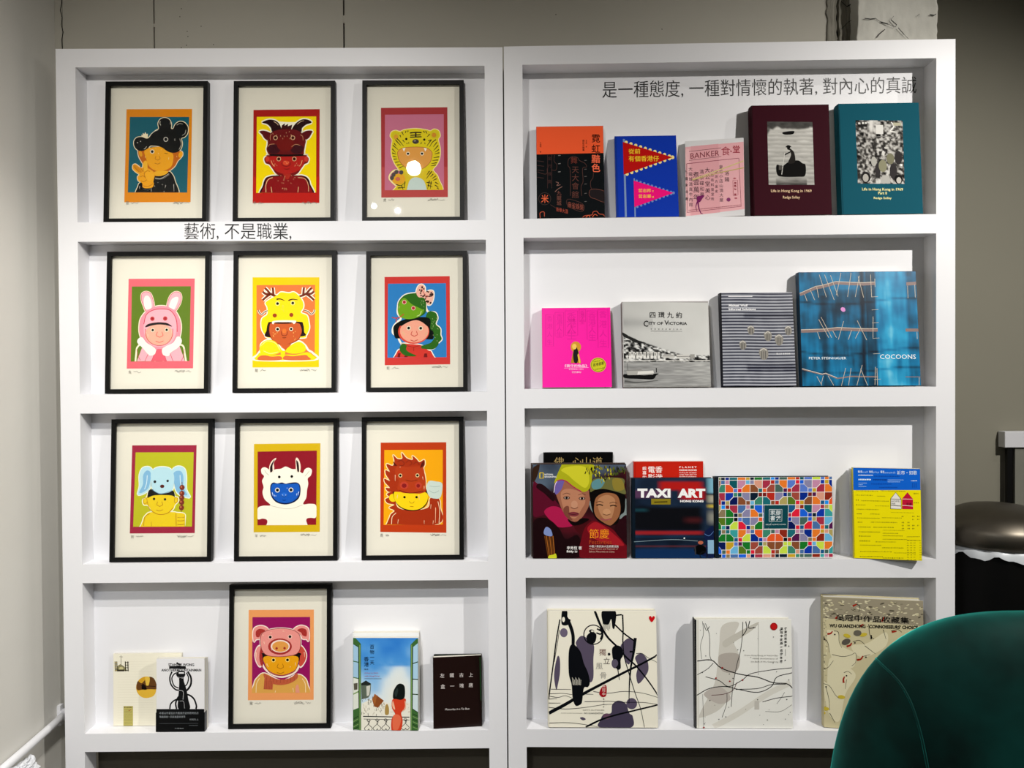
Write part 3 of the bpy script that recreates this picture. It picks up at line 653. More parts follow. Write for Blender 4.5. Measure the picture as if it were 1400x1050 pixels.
def d_snake(a):
    G = '2F6A1C'; LG = '6FA51E'; DG = '163A1A'; S = 'EFA58C'; H = 'F4EEDC'; RD = 'D2382E'
    a.p([(210, 254), (638, 248), (648, 822), (219, 829)], 'CE3A36'); a.p([(233, 298), (614, 294), (624, 776), (236, 780)], '2F7FC2')
    head = [(300, 450), (308, 410), (345, 372), (400, 360), (450, 365), (480, 400), (485, 450), (500, 480), (545, 485), (562, 520), (550, 560), (580, 590), (582, 630), (590, 660), (560, 690), (535, 720), (470, 715), (400, 700), (330, 690), (300, 640), (270, 620), (272, 580), (300, 545), (320, 525), (300, 490)]
    bow = [(420, 355), (432, 315), (455, 303), (475, 320), (480, 350), (510, 342), (532, 350), (532, 395), (515, 432), (490, 430), (470, 390), (435, 385)]
    body = [(295, 776), (300, 740), (330, 720), (330, 690), (380, 690), (460, 700), (500, 730), (525, 745), (532, 776)]
    a.clip(208, 305, 593, 795)
    a.clip(233, 295, 624, 778)
    halo(a, [head, bow, body], 13, H); a.b(body, RD)
    a.b([(500, 480), (545, 485), (562, 520), (550, 560), (580, 590), (582, 630), (590, 660), (560, 690), (535, 720), (460, 720), (470, 700), (520, 680), (540, 640), (500, 600), (480, 540)], G)
    a.b([(272, 600), (278, 570), (310, 545), (350, 530), (430, 515), (510, 525), (515, 590), (535, 610), (535, 655), (500, 660), (320, 655), (285, 650)], '0E1A14')
    a.e(406, 610, 102, 80, 'D84A3A'); a.e(410, 606, 94, 75, S); a.b([(320, 575), (340, 545), (420, 525), (500, 545), (505, 580), (460, 548), (420, 535), (370, 548)], '0E1A14')
    a.b([(300, 450), (308, 410), (345, 372), (400, 360), (450, 365), (480, 400), (486, 450), (480, 490), (440, 515), (380, 530), (325, 520), (303, 490)], G); a.b([(302, 450), (315, 410), (345, 392), (390, 430), (440, 455), (470, 475), (440, 512), (380, 528), (325, 520), (303, 490)], LG)
    for x, y in ((342, 418), (402, 457)): a.e(x, y, 14, None, 'F0B8A8'); a.e(x, y, 10, None, 'B02A34')
    a.l([(340, 495), (315, 515), (290, 522), (262, 518)], 6, 'C4402C'); a.l([(292, 522), (290, 548)], 6, 'C4402C'); a.l([(455, 475), (445, 500), (425, 510)], 4, 'D8E8A0')
    a.b(bow, 'EDB4A0'); r = random.Random(3); a.flecks(4)
    for _ in range(60):
        x = r.uniform(428, 528); y = r.uniform(315, 425)
        if (abs(x - 450) < 25 and y < 380) or (abs(x - 505) < 26 and y > 348): a.e(x, y, 5.4, None, '3A1614', n=8)
    a.flecks(0)
    a.l([(455, 330), (470, 360), (495, 385)], 4, 'C05048')
    a.b([(320, 740), (318, 705), (340, 688), (362, 700), (358, 725), (380, 745), (425, 768), (360, 768)], G); a.b([(450, 705), (490, 695), (540, 690), (560, 670), (570, 690), (540, 722), (480, 722)], G)
    a.b([(365, 700), (405, 708), (450, 698), (455, 715), (410, 730), (368, 722)], 'C83A2C'); a.l([(365, 702), (405, 710), (452, 700)], 3, '8A1A18'); a.l([(405, 710), (408, 735)], 3, '8A1A18')
    a.p([(302, 776), (306, 750), (322, 750), (318, 776)], '7A1A1A'); a.p([(474, 776), (478, 752), (495, 752), (498, 776)], '7A1A1A'); a.p([(345, 776), (350, 766), (370, 768), (366, 776)], '7A1A1A')
    a.eye(373, 587, 9); a.eye(452, 588, 9); face(a, 410, 628, 1.5, 'C83A30')
    glint(a, [(r.uniform(440, 480), r.uniform(380, 470), 4, 4) for _ in range(9)] + [(r.uniform(515, 570), r.uniform(500, 700), 3, 5) for _ in range(18)] + [(345, 620, 2, 20), (335, 610, 2, 14), (488, 615, -2, 20), (310, 445, -2, 14)], 'C8D890', 3)
    sig(a, '蛇', 232, 310, 530, 632, 847, 6, -8)
def d_dog(a):
    B = '7FB4D6'; LB = 'B4DAE4'; Y = 'E6C710'; O = 'B87A08'; H = 'EFF0D8'
    a.p([(220, 236), (644, 236), (646, 804), (221, 805)], '9C1A3A'); a.p([(244, 282), (626, 282), (627, 762), (242, 762)], 'B9B814')
    el = [(265, 555), (275, 500), (272, 430), (290, 385), (325, 374), (350, 385), (360, 410), (350, 470), (345, 515), (310, 548)]; er = [(610, 575), (585, 520), (582, 440), (570, 390), (535, 372), (500, 382), (486, 410), (500, 470), (515, 530), (545, 560)]
    hat = [(352, 470), (348, 420), (375, 385), (425, 376), (475, 388), (500, 430), (502, 480), (490, 530), (440, 548), (400, 548), (360, 515)]
    head = [(325, 570), (345, 530), (420, 545), (495, 540), (510, 570), (530, 575), (532, 600), (512, 622), (500, 650), (460, 678), (420, 684), (370, 670), (335, 625), (308, 620), (300, 590)]
    body = [(306, 762), (305, 720), (325, 685), (360, 668), (500, 668), (525, 672), (575, 680), (580, 720), (572, 758), (560, 762)]
    a.clip(242, 282, 627, 762)
    halo(a, [el, er, hat, head, body], 10, H); a.b(body, Y); a.b(head, Y)
    a.b([(330, 575), (345, 522), (420, 530), (495, 530), (508, 575), (470, 560), (380, 560), (345, 570)], '14120C'); a.b([(328, 610), (345, 575), (400, 560), (500, 565), (506, 610), (480, 655), (425, 678), (370, 662)], Y)
    for q in (el, er): a.b(q, LB)
    a.b([(275, 540), (298, 490), (298, 430), (320, 400), (345, 410), (348, 450), (335, 510), (300, 540)], B); a.b([(590, 560), (565, 510), (562, 440), (545, 405), (510, 405), (495, 430), (505, 490), (530, 545)], B)
    a.b(hat, LB); a.l([(355, 520), (400, 546), (440, 546), (488, 530)], 3, '5A8AA8'); a.l([(325, 430), (322, 480), (310, 520)], 4, 'DCEEF0'); a.l([(540, 430), (545, 480), (560, 520)], 4, 'DCEEF0')
    a.eye(376, 472, 9, halo=LB); a.eye(460, 467, 8, halo=LB); a.e(425, 502, 14, 11, '5A1A10'); a.eye(374, 583, 8, halo=Y); a.eye(446, 586, 8, halo=Y); face(a, 412, 620, 1.4, O)
    a.l([(330, 600), (345, 645), (385, 675), (425, 684), (470, 672), (500, 640)], 4, O); a.ring(316, 595, 13, 3, O, 20); a.ring(518, 592, 11, 3, O, 18); a.l([(310, 755), (318, 700), (350, 675)], 3.5, O); a.l([(360, 730), (362, 760)], 3, O); a.l([(520, 675), (524, 755)], 4, O)
    a.l([(555, 475), (555, 668)], 4, '6A4A18')
    for y in (510, 548, 576, 606, 640): a.e(556, y, 17, 17, '7C2A14'); a.e(551, y - 4, 6, 6, 'C06A40')
    for y in (694, 715, 738): a.b([(530, y - 8), (565, y - 11), (580, y - 4), (578, y + 8), (545, y + 10), (530, y + 6)], Y); a.l([(532, y + 9), (560, y + 10), (578, y + 6)], 3.5, O)
    sig(a, '狗', 230, 310, 530, 640, 826, 7)
def d_sheep(a):
    W = 'F1EBDA'; R_ = '8E1524'; B = '1257B8'
    a.p([(192, 228), (628, 224), (624, 804), (190, 805)], 'CFAC14'); a.p([(216, 278), (605, 272), (600, 758), (215, 760)], R_)
    a.clip(215, 272, 602, 759)
    a.b([(216, 650), (250, 632), (300, 628), (262, 590), (248, 545), (255, 510), (245, 470), (258, 440), (242, 420), (240, 392), (262, 380), (290, 395), (300, 415), (330, 395), (370, 390), (400, 376), (440, 392), (475, 395), (510, 420), (525, 395), (550, 384), (572, 400), (565, 435), (545, 455), (548, 490), (540, 530), (535, 580), (515, 622), (560, 620), (600, 632), (599, 708), (560, 712), (535, 725), (528, 756), (290, 756), (280, 730), (250, 716), (216, 718)], W)
    a.l([(300, 632), (360, 645), (400, 652), (450, 648), (510, 628)], 2.5, 'B8B09A'); a.l([(262, 400), (275, 420), (290, 432)], 3, 'B8B09A'); a.l([(555, 405), (540, 425), (525, 440)], 3, 'B8B09A')
    a.b([(296, 410), (292, 380), (305, 345), (330, 322), (338, 325), (322, 350), (325, 385), (318, 412)], 'F0DCC8'); a.b([(470, 410), (466, 370), (465, 330), (474, 318), (488, 335), (498, 370), (494, 408)], 'F0DCC8')
    a.b([(300, 412), (298, 380), (312, 350), (328, 330), (314, 370), (314, 405)], '2A1418'); a.b([(478, 410), (472, 370), (470, 335), (484, 355), (488, 405)], '2A1418')
    a.b([(298, 530), (302, 495), (320, 480), (345, 486), (375, 480), (400, 488), (430, 482), (470, 480), (492, 495), (498, 530), (488, 580), (450, 612), (395, 624), (340, 610), (308, 575)], '0A1A4A')
    a.b([(304, 530), (308, 500), (322, 488), (375, 490), (430, 490), (480, 490), (492, 530), (480, 575), (445, 604), (395, 615), (345, 602), (314, 570)], B); a.e(390, 562, 20, 16, '2468C8'); a.l([(378, 594), (390, 598), (402, 594)], 4, '0A2A6A'); a.l([(372, 565), (390, 576), (408, 565)], 3.5, '0A2A6A')
    a.eye(358, 444, 9, halo=W); a.eye(440, 441, 9, halo=W); a.eye(346, 530, 10, halo='D8D4C8'); a.eye(435, 529, 10, halo='D8D4C8')
    glint(a, [(312, 545, 6, 24), (325, 560, 4, 12), (486, 540, -5, 24), (474, 552, -3, 14), (380, 560, 1, 5), (400, 560, 1, 5), (408, 515, 4, 4), (335, 565, 2, 6)], 'DCE8F0', 4)
    sig(a, '羊', 198, 272, 495, 602, 828, 8, -4)
def d_horse(a):
    R_ = 'A6300E'; D = '5E160A'; Y = 'F2CE10'; H = 'F6E0A8'
    a.p([(190, 220), (620, 215), (620, 804), (186, 804)], 'BC3A10'); a.p([(214, 268), (597, 264), (596, 750), (208, 758)], 'F0A50A')
    mane = [(290, 540), (240, 540), (222, 515), (250, 515), (218, 480), (215, 455), (250, 470), (225, 430), (222, 400), (250, 410), (230, 375), (232, 358), (268, 370), (280, 340), (272, 300), (300, 325), (332, 322), (328, 285), (360, 320), (400, 330), (398, 305), (425, 325), (445, 345), (475, 330), (480, 360), (470, 385), (482, 440), (485, 500), (470, 545)]
    low = [(250, 755), (250, 700), (280, 665), (245, 645), (280, 625), (235, 615), (220, 590), (245, 575), (230, 555), (280, 545), (300, 640), (400, 660), (500, 640), (515, 580), (570, 582), (580, 640), (572, 745)]
    a.clip(208, 264, 597, 755)
    halo(a, [mane, low], 11, H); a.b(low, R_); a.e(270, 580, 26, 26, Y); a.b([(272, 560), (290, 515), (480, 520), (498, 560), (496, 610), (460, 650), (400, 664), (340, 655), (295, 620)], '1A100A'); a.b([(276, 570), (292, 535), (400, 540), (490, 545), (494, 600), (455, 645), (400, 658), (340, 648), (295, 615)], Y)
    a.b(mane, R_, 4); a.b([(285, 400), (300, 372), (360, 378), (440, 372), (470, 385), (480, 450), (484, 520), (460, 548), (400, 550), (330, 545), (300, 520), (310, 470), (290, 440)], 'B23A14')
    a.l([(300, 345), (325, 335), (345, 355), (330, 370), (310, 365)], 3, D); a.l([(355, 350), (375, 335), (395, 352), (380, 368)], 3, D); a.l([(405, 360), (425, 345), (445, 362)], 3, D); a.p([(448, 385), (458, 350), (478, 334), (474, 370)], D); a.p([(276, 370), (272, 340), (300, 372)], D)
    a.e(344, 498, 28, 24, 'C0402A'); a.e(438, 498, 22, 22, 'C0402A'); a.e(344, 500, 16, 14, '8A1A1C'); a.e(436, 500, 12, 12, '8A1A1C'); a.l([(355, 462), (390, 470), (430, 462)], 3, D); a.l([(310, 530), (380, 548), (470, 535)], 4, D)
    a.eye(319, 434, 8, halo='E4C890'); a.eye(431, 432, 8, halo='E4C890'); a.eye(346, 575, 8, halo=Y); a.eye(425, 574, 8, halo=Y); a.l([(378, 600), (385, 612), (402, 612), (410, 602)], 3, 'B07808'); a.l([(382, 634), (405, 636)], 3.5, 'B07808')
    a.l([(260, 752), (265, 705), (290, 678)], 4, 'F6D8B0'); a.l([(572, 742), (576, 660), (565, 600)], 4, 'F6D8B0'); a.l([(470, 652), (495, 630), (505, 600)], 4, 'F6D8B0'); glint(a, [(305, 720, -4, 30), (475, 725, 0, 22), (535, 725, -3, 24), (550, 640, -2, 100), (520, 620, -3, 30), (285, 430, 0, 40), (475, 500, 0, 24), (465, 440, 3, 20), (315, 380, 6, -3), (440, 560, 4, 30), (300, 560, -2, 24)], 'F4C8A0', 4)
    a.b([(490, 520), (498, 480), (515, 466), (550, 470), (590, 480), (594, 520), (580, 575), (545, 582), (510, 570)], 'C8D6CC'); a.l([(510, 500), (545, 505), (580, 500)], 3, '9AB0A8'); a.l([(508, 530), (540, 545), (572, 530)], 3, '9AB0A8')
    sig(a, '馬', 186, 245, 515, 618, 826, 9, -6)
def d_pig(a):
    P = 'E8938A'; D = 'A8302C'; O = 'E8A012'; T = 'D9A24C'; H = 'F6E4D8'
    a.p([(208, 220), (635, 220), (630, 818), (198, 818)], 'E99A5C'); a.p([(232, 268), (610, 268), (606, 770), (225, 770)], '96105C')
    el = [(240, 430), (235, 380), (245, 340), (285, 325), (325, 338), (335, 365), (290, 385), (280, 410), (255, 415)]; er = [(598, 428), (602, 380), (592, 340), (550, 325), (512, 340), (500, 365), (545, 385), (560, 412), (585, 415)]
    hat = [(285, 450), (285, 400), (300, 370), (350, 350), (420, 343), (490, 352), (535, 380), (545, 420), (542, 480), (515, 515), (450, 528), (385, 530), (325, 520), (295, 490)]
    fl = [(285, 590), (262, 575), (248, 520), (262, 470), (285, 465)]; fr_ = [(540, 595), (570, 570), (583, 520), (565, 475), (540, 465)]
    head = [(300, 520), (535, 520), (535, 590), (500, 640), (420, 665), (345, 640), (300, 590)]; body = [(240, 770), (240, 710), (265, 665), (310, 640), (420, 690), (520, 650), (570, 670), (592, 720), (592, 770)]
    a.clip(225, 268, 608, 770)
    halo(a, [el, er, hat, fl, fr_, head, body], 12, H); a.b(body, T); a.b([(285, 590), (262, 575), (248, 520), (262, 470), (290, 465), (300, 530)], P); a.b([(540, 595), (570, 570), (583, 520), (565, 475), (540, 465), (530, 530)], 'C84A38'); a.b([(285, 470), (298, 480), (300, 580), (285, 585), (275, 530)], D)
    a.b([(295, 520), (310, 505), (530, 505), (542, 530), (530, 585), (515, 540), (320, 540), (305, 585)], '1C1218'); a.b([(308, 530), (420, 525), (524, 530), (526, 580), (500, 625), (420, 652), (345, 628), (312, 580)], O); a.l([(312, 585), (345, 636), (420, 658), (500, 632), (528, 585)], 4, 'A85A0C')
    for q in (el, er): a.b(q, P)
    a.b([(255, 395), (255, 360), (280, 345), (315, 355), (290, 375), (275, 400)], D); a.b([(585, 395), (585, 355), (555, 342), (525, 355), (550, 372), (560, 390)], D); a.b(hat, P); a.l(hat, 3.5, '8A2A28', closed=True)
    a.e(411, 463, 78, 54, 'A42C2A'); a.e(413, 461, 63, 42, 'F4DCD0'); a.e(414, 463, 54, 35, 'E09A48'); a.e(389, 475, 8, 8, 'A02A24'); a.e(441, 474, 8, 8, 'A02A24')
    a.eye(348, 400, 9, halo='F0C0B0'); a.eye(477, 398, 9, halo='F0C0B0'); a.eye(368, 552, 9, halo='F0D070'); a.eye(460, 552, 9, halo='F0D070'); face(a, 413, 598, 1.5, 'B06A0C')
    a.b([(305, 640), (345, 660), (410, 682), (480, 670), (520, 640), (525, 672), (480, 705), (410, 718), (340, 702), (308, 670)], 'BC5A3A'); a.p([(308, 672), (365, 700), (360, 748), (302, 745)], 'BC5A3A')
    for i in range(9): a.l([(325 + 22 * i, 655 + 22 * math.sin(i * .4)), (320 + 23 * i, 690 + 14 * math.sin(i * .4))], 2, '8A3420', smooth=False, lift=False)
    for i in range(5): a.l([(312 + 11 * i, 690), (309 + 11 * i, 744)], 2, '8A3420', smooth=False, lift=False)
    a.up(); a.l([(252, 768), (256, 710), (275, 672)], 4, 'F8E0B0'); a.l([(578, 768), (575, 710), (555, 675)], 4, 'F8E0B0'); a.b([(515, 768), (512, 735), (530, 720), (540, 768)], 'E0947A'); glint(a, [(306, 430, 4, 16), (300, 385, 3, 8), (325, 575, 2, 18), (512, 570, 0, 20), (380, 755, -3, 14), (495, 740, 4, 26), (255, 500, 0, 40), (570, 500, 3, 34), (335, 590, 3, 8), (475, 600, 6, -4), (355, 480, 3, 8), (350, 372, 8, -2), (430, 360, 10, 2)], 'FBE4C0', 3.5)
    sig(a, '豬', 210, 285, 502, 610, 838, 10)

FR = [
 (0, [(144, 112), (283.5, 111.5), (282.5, 302), (141.5, 303)], d_rat, (130, 90, S1), 'black frame, child in a black mouse hat on teal with orange border'),
 (0, [(318.4, 111.4), (457, 111), (458.6, 301.3), (319, 301.7)], d_ox, (305, 90, S1), 'black frame, red child in a dark horned ox hat on yellow with red border'),
 (0, [(494.2, 110.3), (633.6, 110.3), (635, 301.7), (496, 301.7)], d_tiger, (480, 90, S1), 'black frame, child in a yellow striped tiger hood on pink, lamp glare in the glass'),
 (1, [(145.3, 344.5), (285, 344.5), (286, 537), (144.2, 537.3)], d_rabbit, (130, 325, S1), 'black frame, child in a pink rabbit hood on olive green with pink border'),
 (1, [(319.2, 343.4), (459, 343.4), (459.6, 536.2), (317.6, 536.6)], d_dragon, (305, 325, S1), 'black frame, child in a yellow dragon hat with brown antlers and yellow border'),
 (1, [(499.3, 344.3), (637.2, 343.4), (640.3, 534.1), (501.6, 535.2)], d_snake, (480, 325, S1), 'black frame, child with green snake hat and dotted bow on blue'),
 (2, [(149.3, 573.8), (288.2, 573.4), (291, 765.4), (152.4, 766)], d_dog, (130, 560, S1), 'black frame, yellow child in a pale blue dog hat holding a skewer'),
 (2, [(321.3, 573.4), (461.7, 572.6), (461.1, 766.6), (319.7, 767)], d_sheep, (305, 560, S1), 'black frame, blue face in a white horned sheep hood on dark red'),
 (2, [(494.7, 571.5), (633.4, 570), (634, 763.3), (494, 766.4)], d_horse, (480, 560, S1), 'black frame, yellow face in a rust red horse hat on orange'),
 (3, [(314.3, 800.5), (453.2, 800), (451.7, 998.7), (311, 999)], d_pig, (295, 790, S1), 'black frame alone on the bottom shelf, child in a pink pig hat on magenta'),
]
for row, q, fn, crop, lab in FR:
    if row == 3: q = [(x, y) for x, y in q]
    frame(row, q, lab, fn, crop)
# ------------------------------------------------------------------ books on the right bookcase
S3 = 1050 / 145
def u_orange(a):
    a.crop(730, 170, S2); a.fill('10181C'); rr = random.Random(2)
    a.p([(20, 20), (800, -10), (800, 322), (20, 350)], 'EE5A30')
    for ch, y, c in (('霓', 112, '0A0A0A'), ('虹', 228, '0A0A0A'), ('黯', 340, 'F06A48'), ('色', 440, 'F06A48')): a.vt(ch, 683, y, 100, c, .018)
    a.vt('李健明 著', 577, 180, 17, '2A120A'); a.vt('霓虹手稿集', 545, 180, 25, '2A120A', .01); a.vt('李健明', 72, 215, 19, '2A120A'); a.vt('著', 72, 312, 18, '2A120A')
    B = '5A3A34'; C = 'B8523A'
    a.l([(400, 800), (398, 520), (375, 470), (380, 400), (430, 365), (480, 380), (500, 410), (560, 440), (580, 480), (535, 500), (540, 640), (518, 700), (525, 800)], 5, B)
    for ch, y in (('天', 470), ('大', 560), ('會', 650), ('館', 745)): a.vt(ch, 455, y, 84, '6A3E36', -.005)
    a.vt('舞', 440, 370, 80, '74342A'); a.l([(360, 850), (400, 840), (520, 880), (555, 930), (520, 975), (420, 940), (365, 900)], 4, B, closed=True); a.t('麻雀娛樂', 370, 862, 545, 930, '8E4A3C', slope=.2)
    a.ring(118, 835, 66, 3, '5A4640'); a.t('米', 80, 790, 160, 880, 'D8603C', .01); a.l([(180, 900), (250, 940), (300, 955)], 3, B); a.t('新華大酒', 245, 925, 372, 972, 'A84A38', slope=.22)
    a.l([(150, 350), (150, 720)], 5, '4A302E'); a.l([(195, 350), (195, 720)], 5, '4A302E'); a.vt('金行珠寶', 172, 370, 44, '4A302E', step=85)
    a.l([(225, 350), (220, 420), (250, 460), (240, 520), (190, 520)], 4, B)
    for y in (420, 470, 520, 600): a.l([(30, y), (110, y + 10)], 6, '4A3432', smooth=False, lift=False)
    a.up(); a.l([(40, 540), (90, 560), (140, 560), (145, 500)], 4, B); a.l([(240, 650), (270, 660), (250, 690), (290, 680)], 5, '9A7066'); a.l([(230, 760), (260, 730), (310, 700)], 5, '9A7066'); a.vt('九龍城', 275, 745, 55, '7A4A40')
    a.l([(655, 540), (650, 600), (625, 640), (625, 700), (650, 740)], 5, B); a.b([(605, 780), (620, 735), (680, 725), (760, 740), (785, 760), (785, 870), (740, 860), (680, 830), (630, 820)], '2A2224'); a.l([(605, 780), (620, 735), (680, 725), (760, 740), (785, 760)], 4, '7A4A3E'); a.l([(605, 785), (630, 820), (680, 835), (740, 862), (785, 872)], 4, '7A4A3E')
    for y in (360, 450, 540): a.l([(265, y), (292, y - 3)], 7, '8A8684', lift=False)
    for y in (410, 508, 588, 672, 775, 865): a.l([(555, y), (580, y - 3)], 6, '6A6664', lift=False)
    a.up(); a.l([(70, 1048), (68, 990), (110, 980), (115, 1030)], 7, C); a.l([(530, 1048), (560, 1020), (640, 1010), (650, 980), (690, 970), (720, 1000), (760, 1005), (785, 1030)], 7, C); a.l([(570, 1040), (600, 1015), (620, 1045)], 6, 'D8603C'); a.l([(640, 1040), (670, 1005), (700, 1020)], 6, 'D8603C')
def u_pennant(a):
    a.crop(840, 180, 8.75); a.fill('0A34A8'); a.r(10, 60, 38, 1040, '08308E')
    a.l([(126, 100), (124, 1040)], 24, '7890B8', smooth=False); a.l([(237, 570), (236, 1040)], 16, '7890B8', smooth=False)
    def pen(x, y0, y1, tx, ty, col, tooth, n, s):
        for i in range(n):
            t = (i + .35) / n
            for (yy, d) in ((y0, -1), (y1, 1)):
                X = x + 20 + (tx - x - 20) * t; Y = yy + (ty - yy) * t; a.e(X, Y + d * 2, s, s, tooth, n=12)
        a.e(tx, ty, s * 1.1, s * 1.1, tooth, n=12); a.p([(x, y0), (tx, ty), (x, y1)], col)
    pen(113, 135, 525, 702, 323, 'B80C0C', 'F2DE90', 10, 20); pen(230, 598, 912, 700, 745, 'EA0C78', '6A88C0', 10, 15)
    Yc = 'F6D030'; a.t('從前', 178, 218, 318, 280, Yc, .03); a.t('有個香港仔', 176, 302, 540, 370, Yc, .03)
    a.t('曾志邦', 285, 694, 432, 738, Yc, .04); a.t('曾志豪', 285, 762, 432, 806, Yc, .04); a.t('文', 446, 712, 466, 736, Yc, .02); a.t('繪', 446, 782, 466, 804, Yc, .02)
def u_banker(a):
    a.crop(930, 185, 1050 / 115); a.fill('DEDDDE'); P = 'E9AFB4'; RD = '9A2038'
    a.p([(55, 160), (790, 88), (790, 925), (55, 1000)], P); a.p([(130, 150), (470, 116), (480, 960), (120, 995)], 'E2A4AA'); a.p([(58, 190), (108, 182), (104, 990), (55, 998)], 'EFBDC0')
    a.l([(105, 213), (505, 166)], 5, '6A3A3E', smooth=False); a.l([(105, 322), (505, 272)], 5, '6A3A3E', smooth=False); a.t('BANKER', 122, 236, 478, 302, '7A1E30', 0, slope=-.118)
    a.vt('食', 560, 145, 118, 'A01C34', 0); a.vt('堂', 695, 132, 100, 'A01C34', .02); a.l([(620, 200), (635, 215)], 12, 'A01C34')
    a.l([(75, 362), (725, 292), (745, 890), (70, 955)], 7, '8A3048', smooth=False, closed=True)
    cols = [('大龍城清真牛內館', 120, 400, 52, 62), ('煮雲萬年', 188, 455, 80, 92), ('清茶碟和膏', 258, 430, 58, 70), ('大公堂美心', 328, 405, 68, 84), ('六月有料皇室所', 388, 425, 42, 58), ('街坊方金史', 438, 440, 40, 60), ('皇后小店山頂大屋', 498, 375, 50, 58), ('洛陽', 572, 445, 62, 80)]
    for s, x, y, sz, st in cols: a.vt(s, x, y, sz, '3A2430', .0, step=st)
    a.vt('九龍金洋碗', 66, 440, 42, '2A1A22', .02, step=82)
    a.l([(140, 556), (500, 430), (790, 325)], 12, 'D8C488', w1=15, smooth=False); a.l([(140, 562), (480, 470), (790, 410)], 9, 'C8B070', w1=13, smooth=False)
    V = '7A2060'; a.b([(190, 770), (220, 755), (285, 750), (260, 790), (230, 830), (200, 825)], V); a.l([(205, 810), (180, 880), (190, 940)], 16, V, w1=5); a.l([(205, 815), (215, 900), (240, 965), (265, 975)], 18, V, w1=6); a.e(587, 805, 25, 24, '8A3A70')
    a.l([(645, 570), (705, 565), (708, 750), (648, 755)], 4, 'B04A58', closed=True, smooth=False); a.vt('胡燕儀 著', 674, 585, 30, '9A2038', .02, step=36); a.e(668, 543, 18, 9, 'B8606A'); a.e(680, 788, 18, 9, 'B8606A')
    rr = random.Random(1); a.dashes(90, 740, 930, 9, 'A05A64', rr, slope=-.09); a.up()
def photo_boatman(U, V):
    n = vnoise(U, V, 5, 26, 3, 3); w = .5 + .5 * np.sin(V * 95 + 5 * n)
    t = .62 + .22 * n + .12 * w - .15 * V
    bank = np.clip((.13 - V + .07 * vnoise(U, V * 0, 9, 1, 5, 2) - .05) * 30, 0, 1); t = t * (1 - bank) + bank * (.1 + .2 * vnoise(U, V, 12, 30, 7, 2))
    sl = np.clip((.2 - U - V * .9) * 20, 0, 1) * np.clip((V - .0) * 5, 0, 1); t = t * (1 - sl) + .1 * sl
    re = np.clip((V - .88) * 8, 0, 1) * (np.abs(U - .5) < .33) * .45; t = np.clip(t - re * (.4 + w * .8), 0, 1)
    return ramp(t, [(0, '0A0A0A'), (.4, '6A6864'), (.7, 'B4B2AC'), (1, 'E8E6E0')])
def u_maroon(a):
    a.crop(1000, 60, 1050 / 270); a.fill('3E0A1A'); a.r(114, 330, 117, 915, '26060E')
    a.grid(194, 421, 436, 754, 46, 70, photo_boatman); K = '14110F'
    a.b([(272, 480), (290, 474), (335, 470), (330, 486), (300, 490), (280, 488)], K); a.b([(240, 700), (238, 650), (270, 655), (300, 635), (350, 625), (375, 640), (392, 650), (388, 705), (350, 712), (270, 712)], K)
    a.b([(300, 640), (315, 600), (312, 575), (298, 568), (300, 560), (320, 568), (335, 590), (336, 635)], '2A2622'); a.e(304, 558, 9, 9, K); a.l([(290, 556), (302, 548), (318, 554)], 6, K); a.l([(315, 580), (295, 590), (282, 598)], 6, K); a.l([(283, 585), (264, 700)], 3.5, 'D0CEC8', smooth=False); a.r(250, 652, 268, 676, '5A5652')
    a.t('Life in Hong Kong in 1969', 205, 778, 420, 797, 'E8C8A0', .015); a.t('Redge Solley', 267, 812, 357, 830, 'E8C8A0', .015)
def photo_crowd(U, V):
    n = vnoise(U, V, 22, 30, 11, 2); m = vnoise(U, V, 7, 9, 12, 2); t = np.clip((n - .5) * 2.6 + .5, 0, 1) * .75 + m * .3 - .1
    sky = np.exp(-((U - .33) / .07) ** 2) * np.clip((.3 - V) * 6, 0, 1); t = t * (1 - sky) + .95 * sky
    return ramp(t, [(0, '1A1816'), (.35, '55524E'), (.6, '9A9792'), (1, 'E6E4DE')])
def u_teal(a):
    a.crop(1140, 160, 7.5); a.fill('0A5566'); a.r(70, -60, 76, 1100, '063440'); a.crop(1140, 160, 7.5)
    a.crop(1140, 160, 7.5); X0, X1 = 236, 716
    a.grid(X0, 44, X1, 686, 60, 80, photo_crowd); W = 'DCDAD4'; K = '1E1B1A'
    a.r(440, 90, 515, 180, 'E0DED8'); a.r(255, 60, 350, 110, '2A2826'); a.r(262, 66, 285, 85, W); a.r(300, 62, 322, 82, W); a.r(330, 62, 350, 80, W); a.l([(600, 60), (625, 100), (590, 150), (640, 160)], 12, 'ECEAE4'); a.r(620, 65, 700, 95, 'B8B49A'); a.l([(400, 215), (520, 205), (640, 215), (680, 190)], 6, '8A8884')
    for x, y, w, h in ((445, 545, 28, 70), (660, 420, 38, 70), (605, 560, 38, 80), (520, 330, 20, 30)): a.e(x, y, w, h, '3A3637')
    a.e(498, 505, 42, 62, '8C8A70'); a.e(578, 430, 40, 55, '7C7A62'); a.e(408, 460, 28, 50, 'B0AEA6'); a.e(320, 620, 48, 55, '2C2828'); a.e(318, 628, 30, 40, 'B0ACA4'); a.e(655, 640, 42, 48, K); a.e(658, 650, 25, 32, 'C0BCB4'); a.e(508, 375, 14, 26, 'D8D6D0'); a.p([(470, 684), (490, 600), (560, 600), (570, 684)], 'B4B2AC'); a.e(688, 495, 12, 10, 'F4F2EC'); a.e(540, 320, 22, 12, 'C8C6C0')
    a.t('Life in Hong Kong in 1969', 277, 728, 697, 764, 'F2EFA8', .015); a.t('Part II', 440, 768, 530, 796, 'F2EFA8', .015); a.t('Redge Solley', 393, 820, 577, 850, 'F2EFA8', .015)
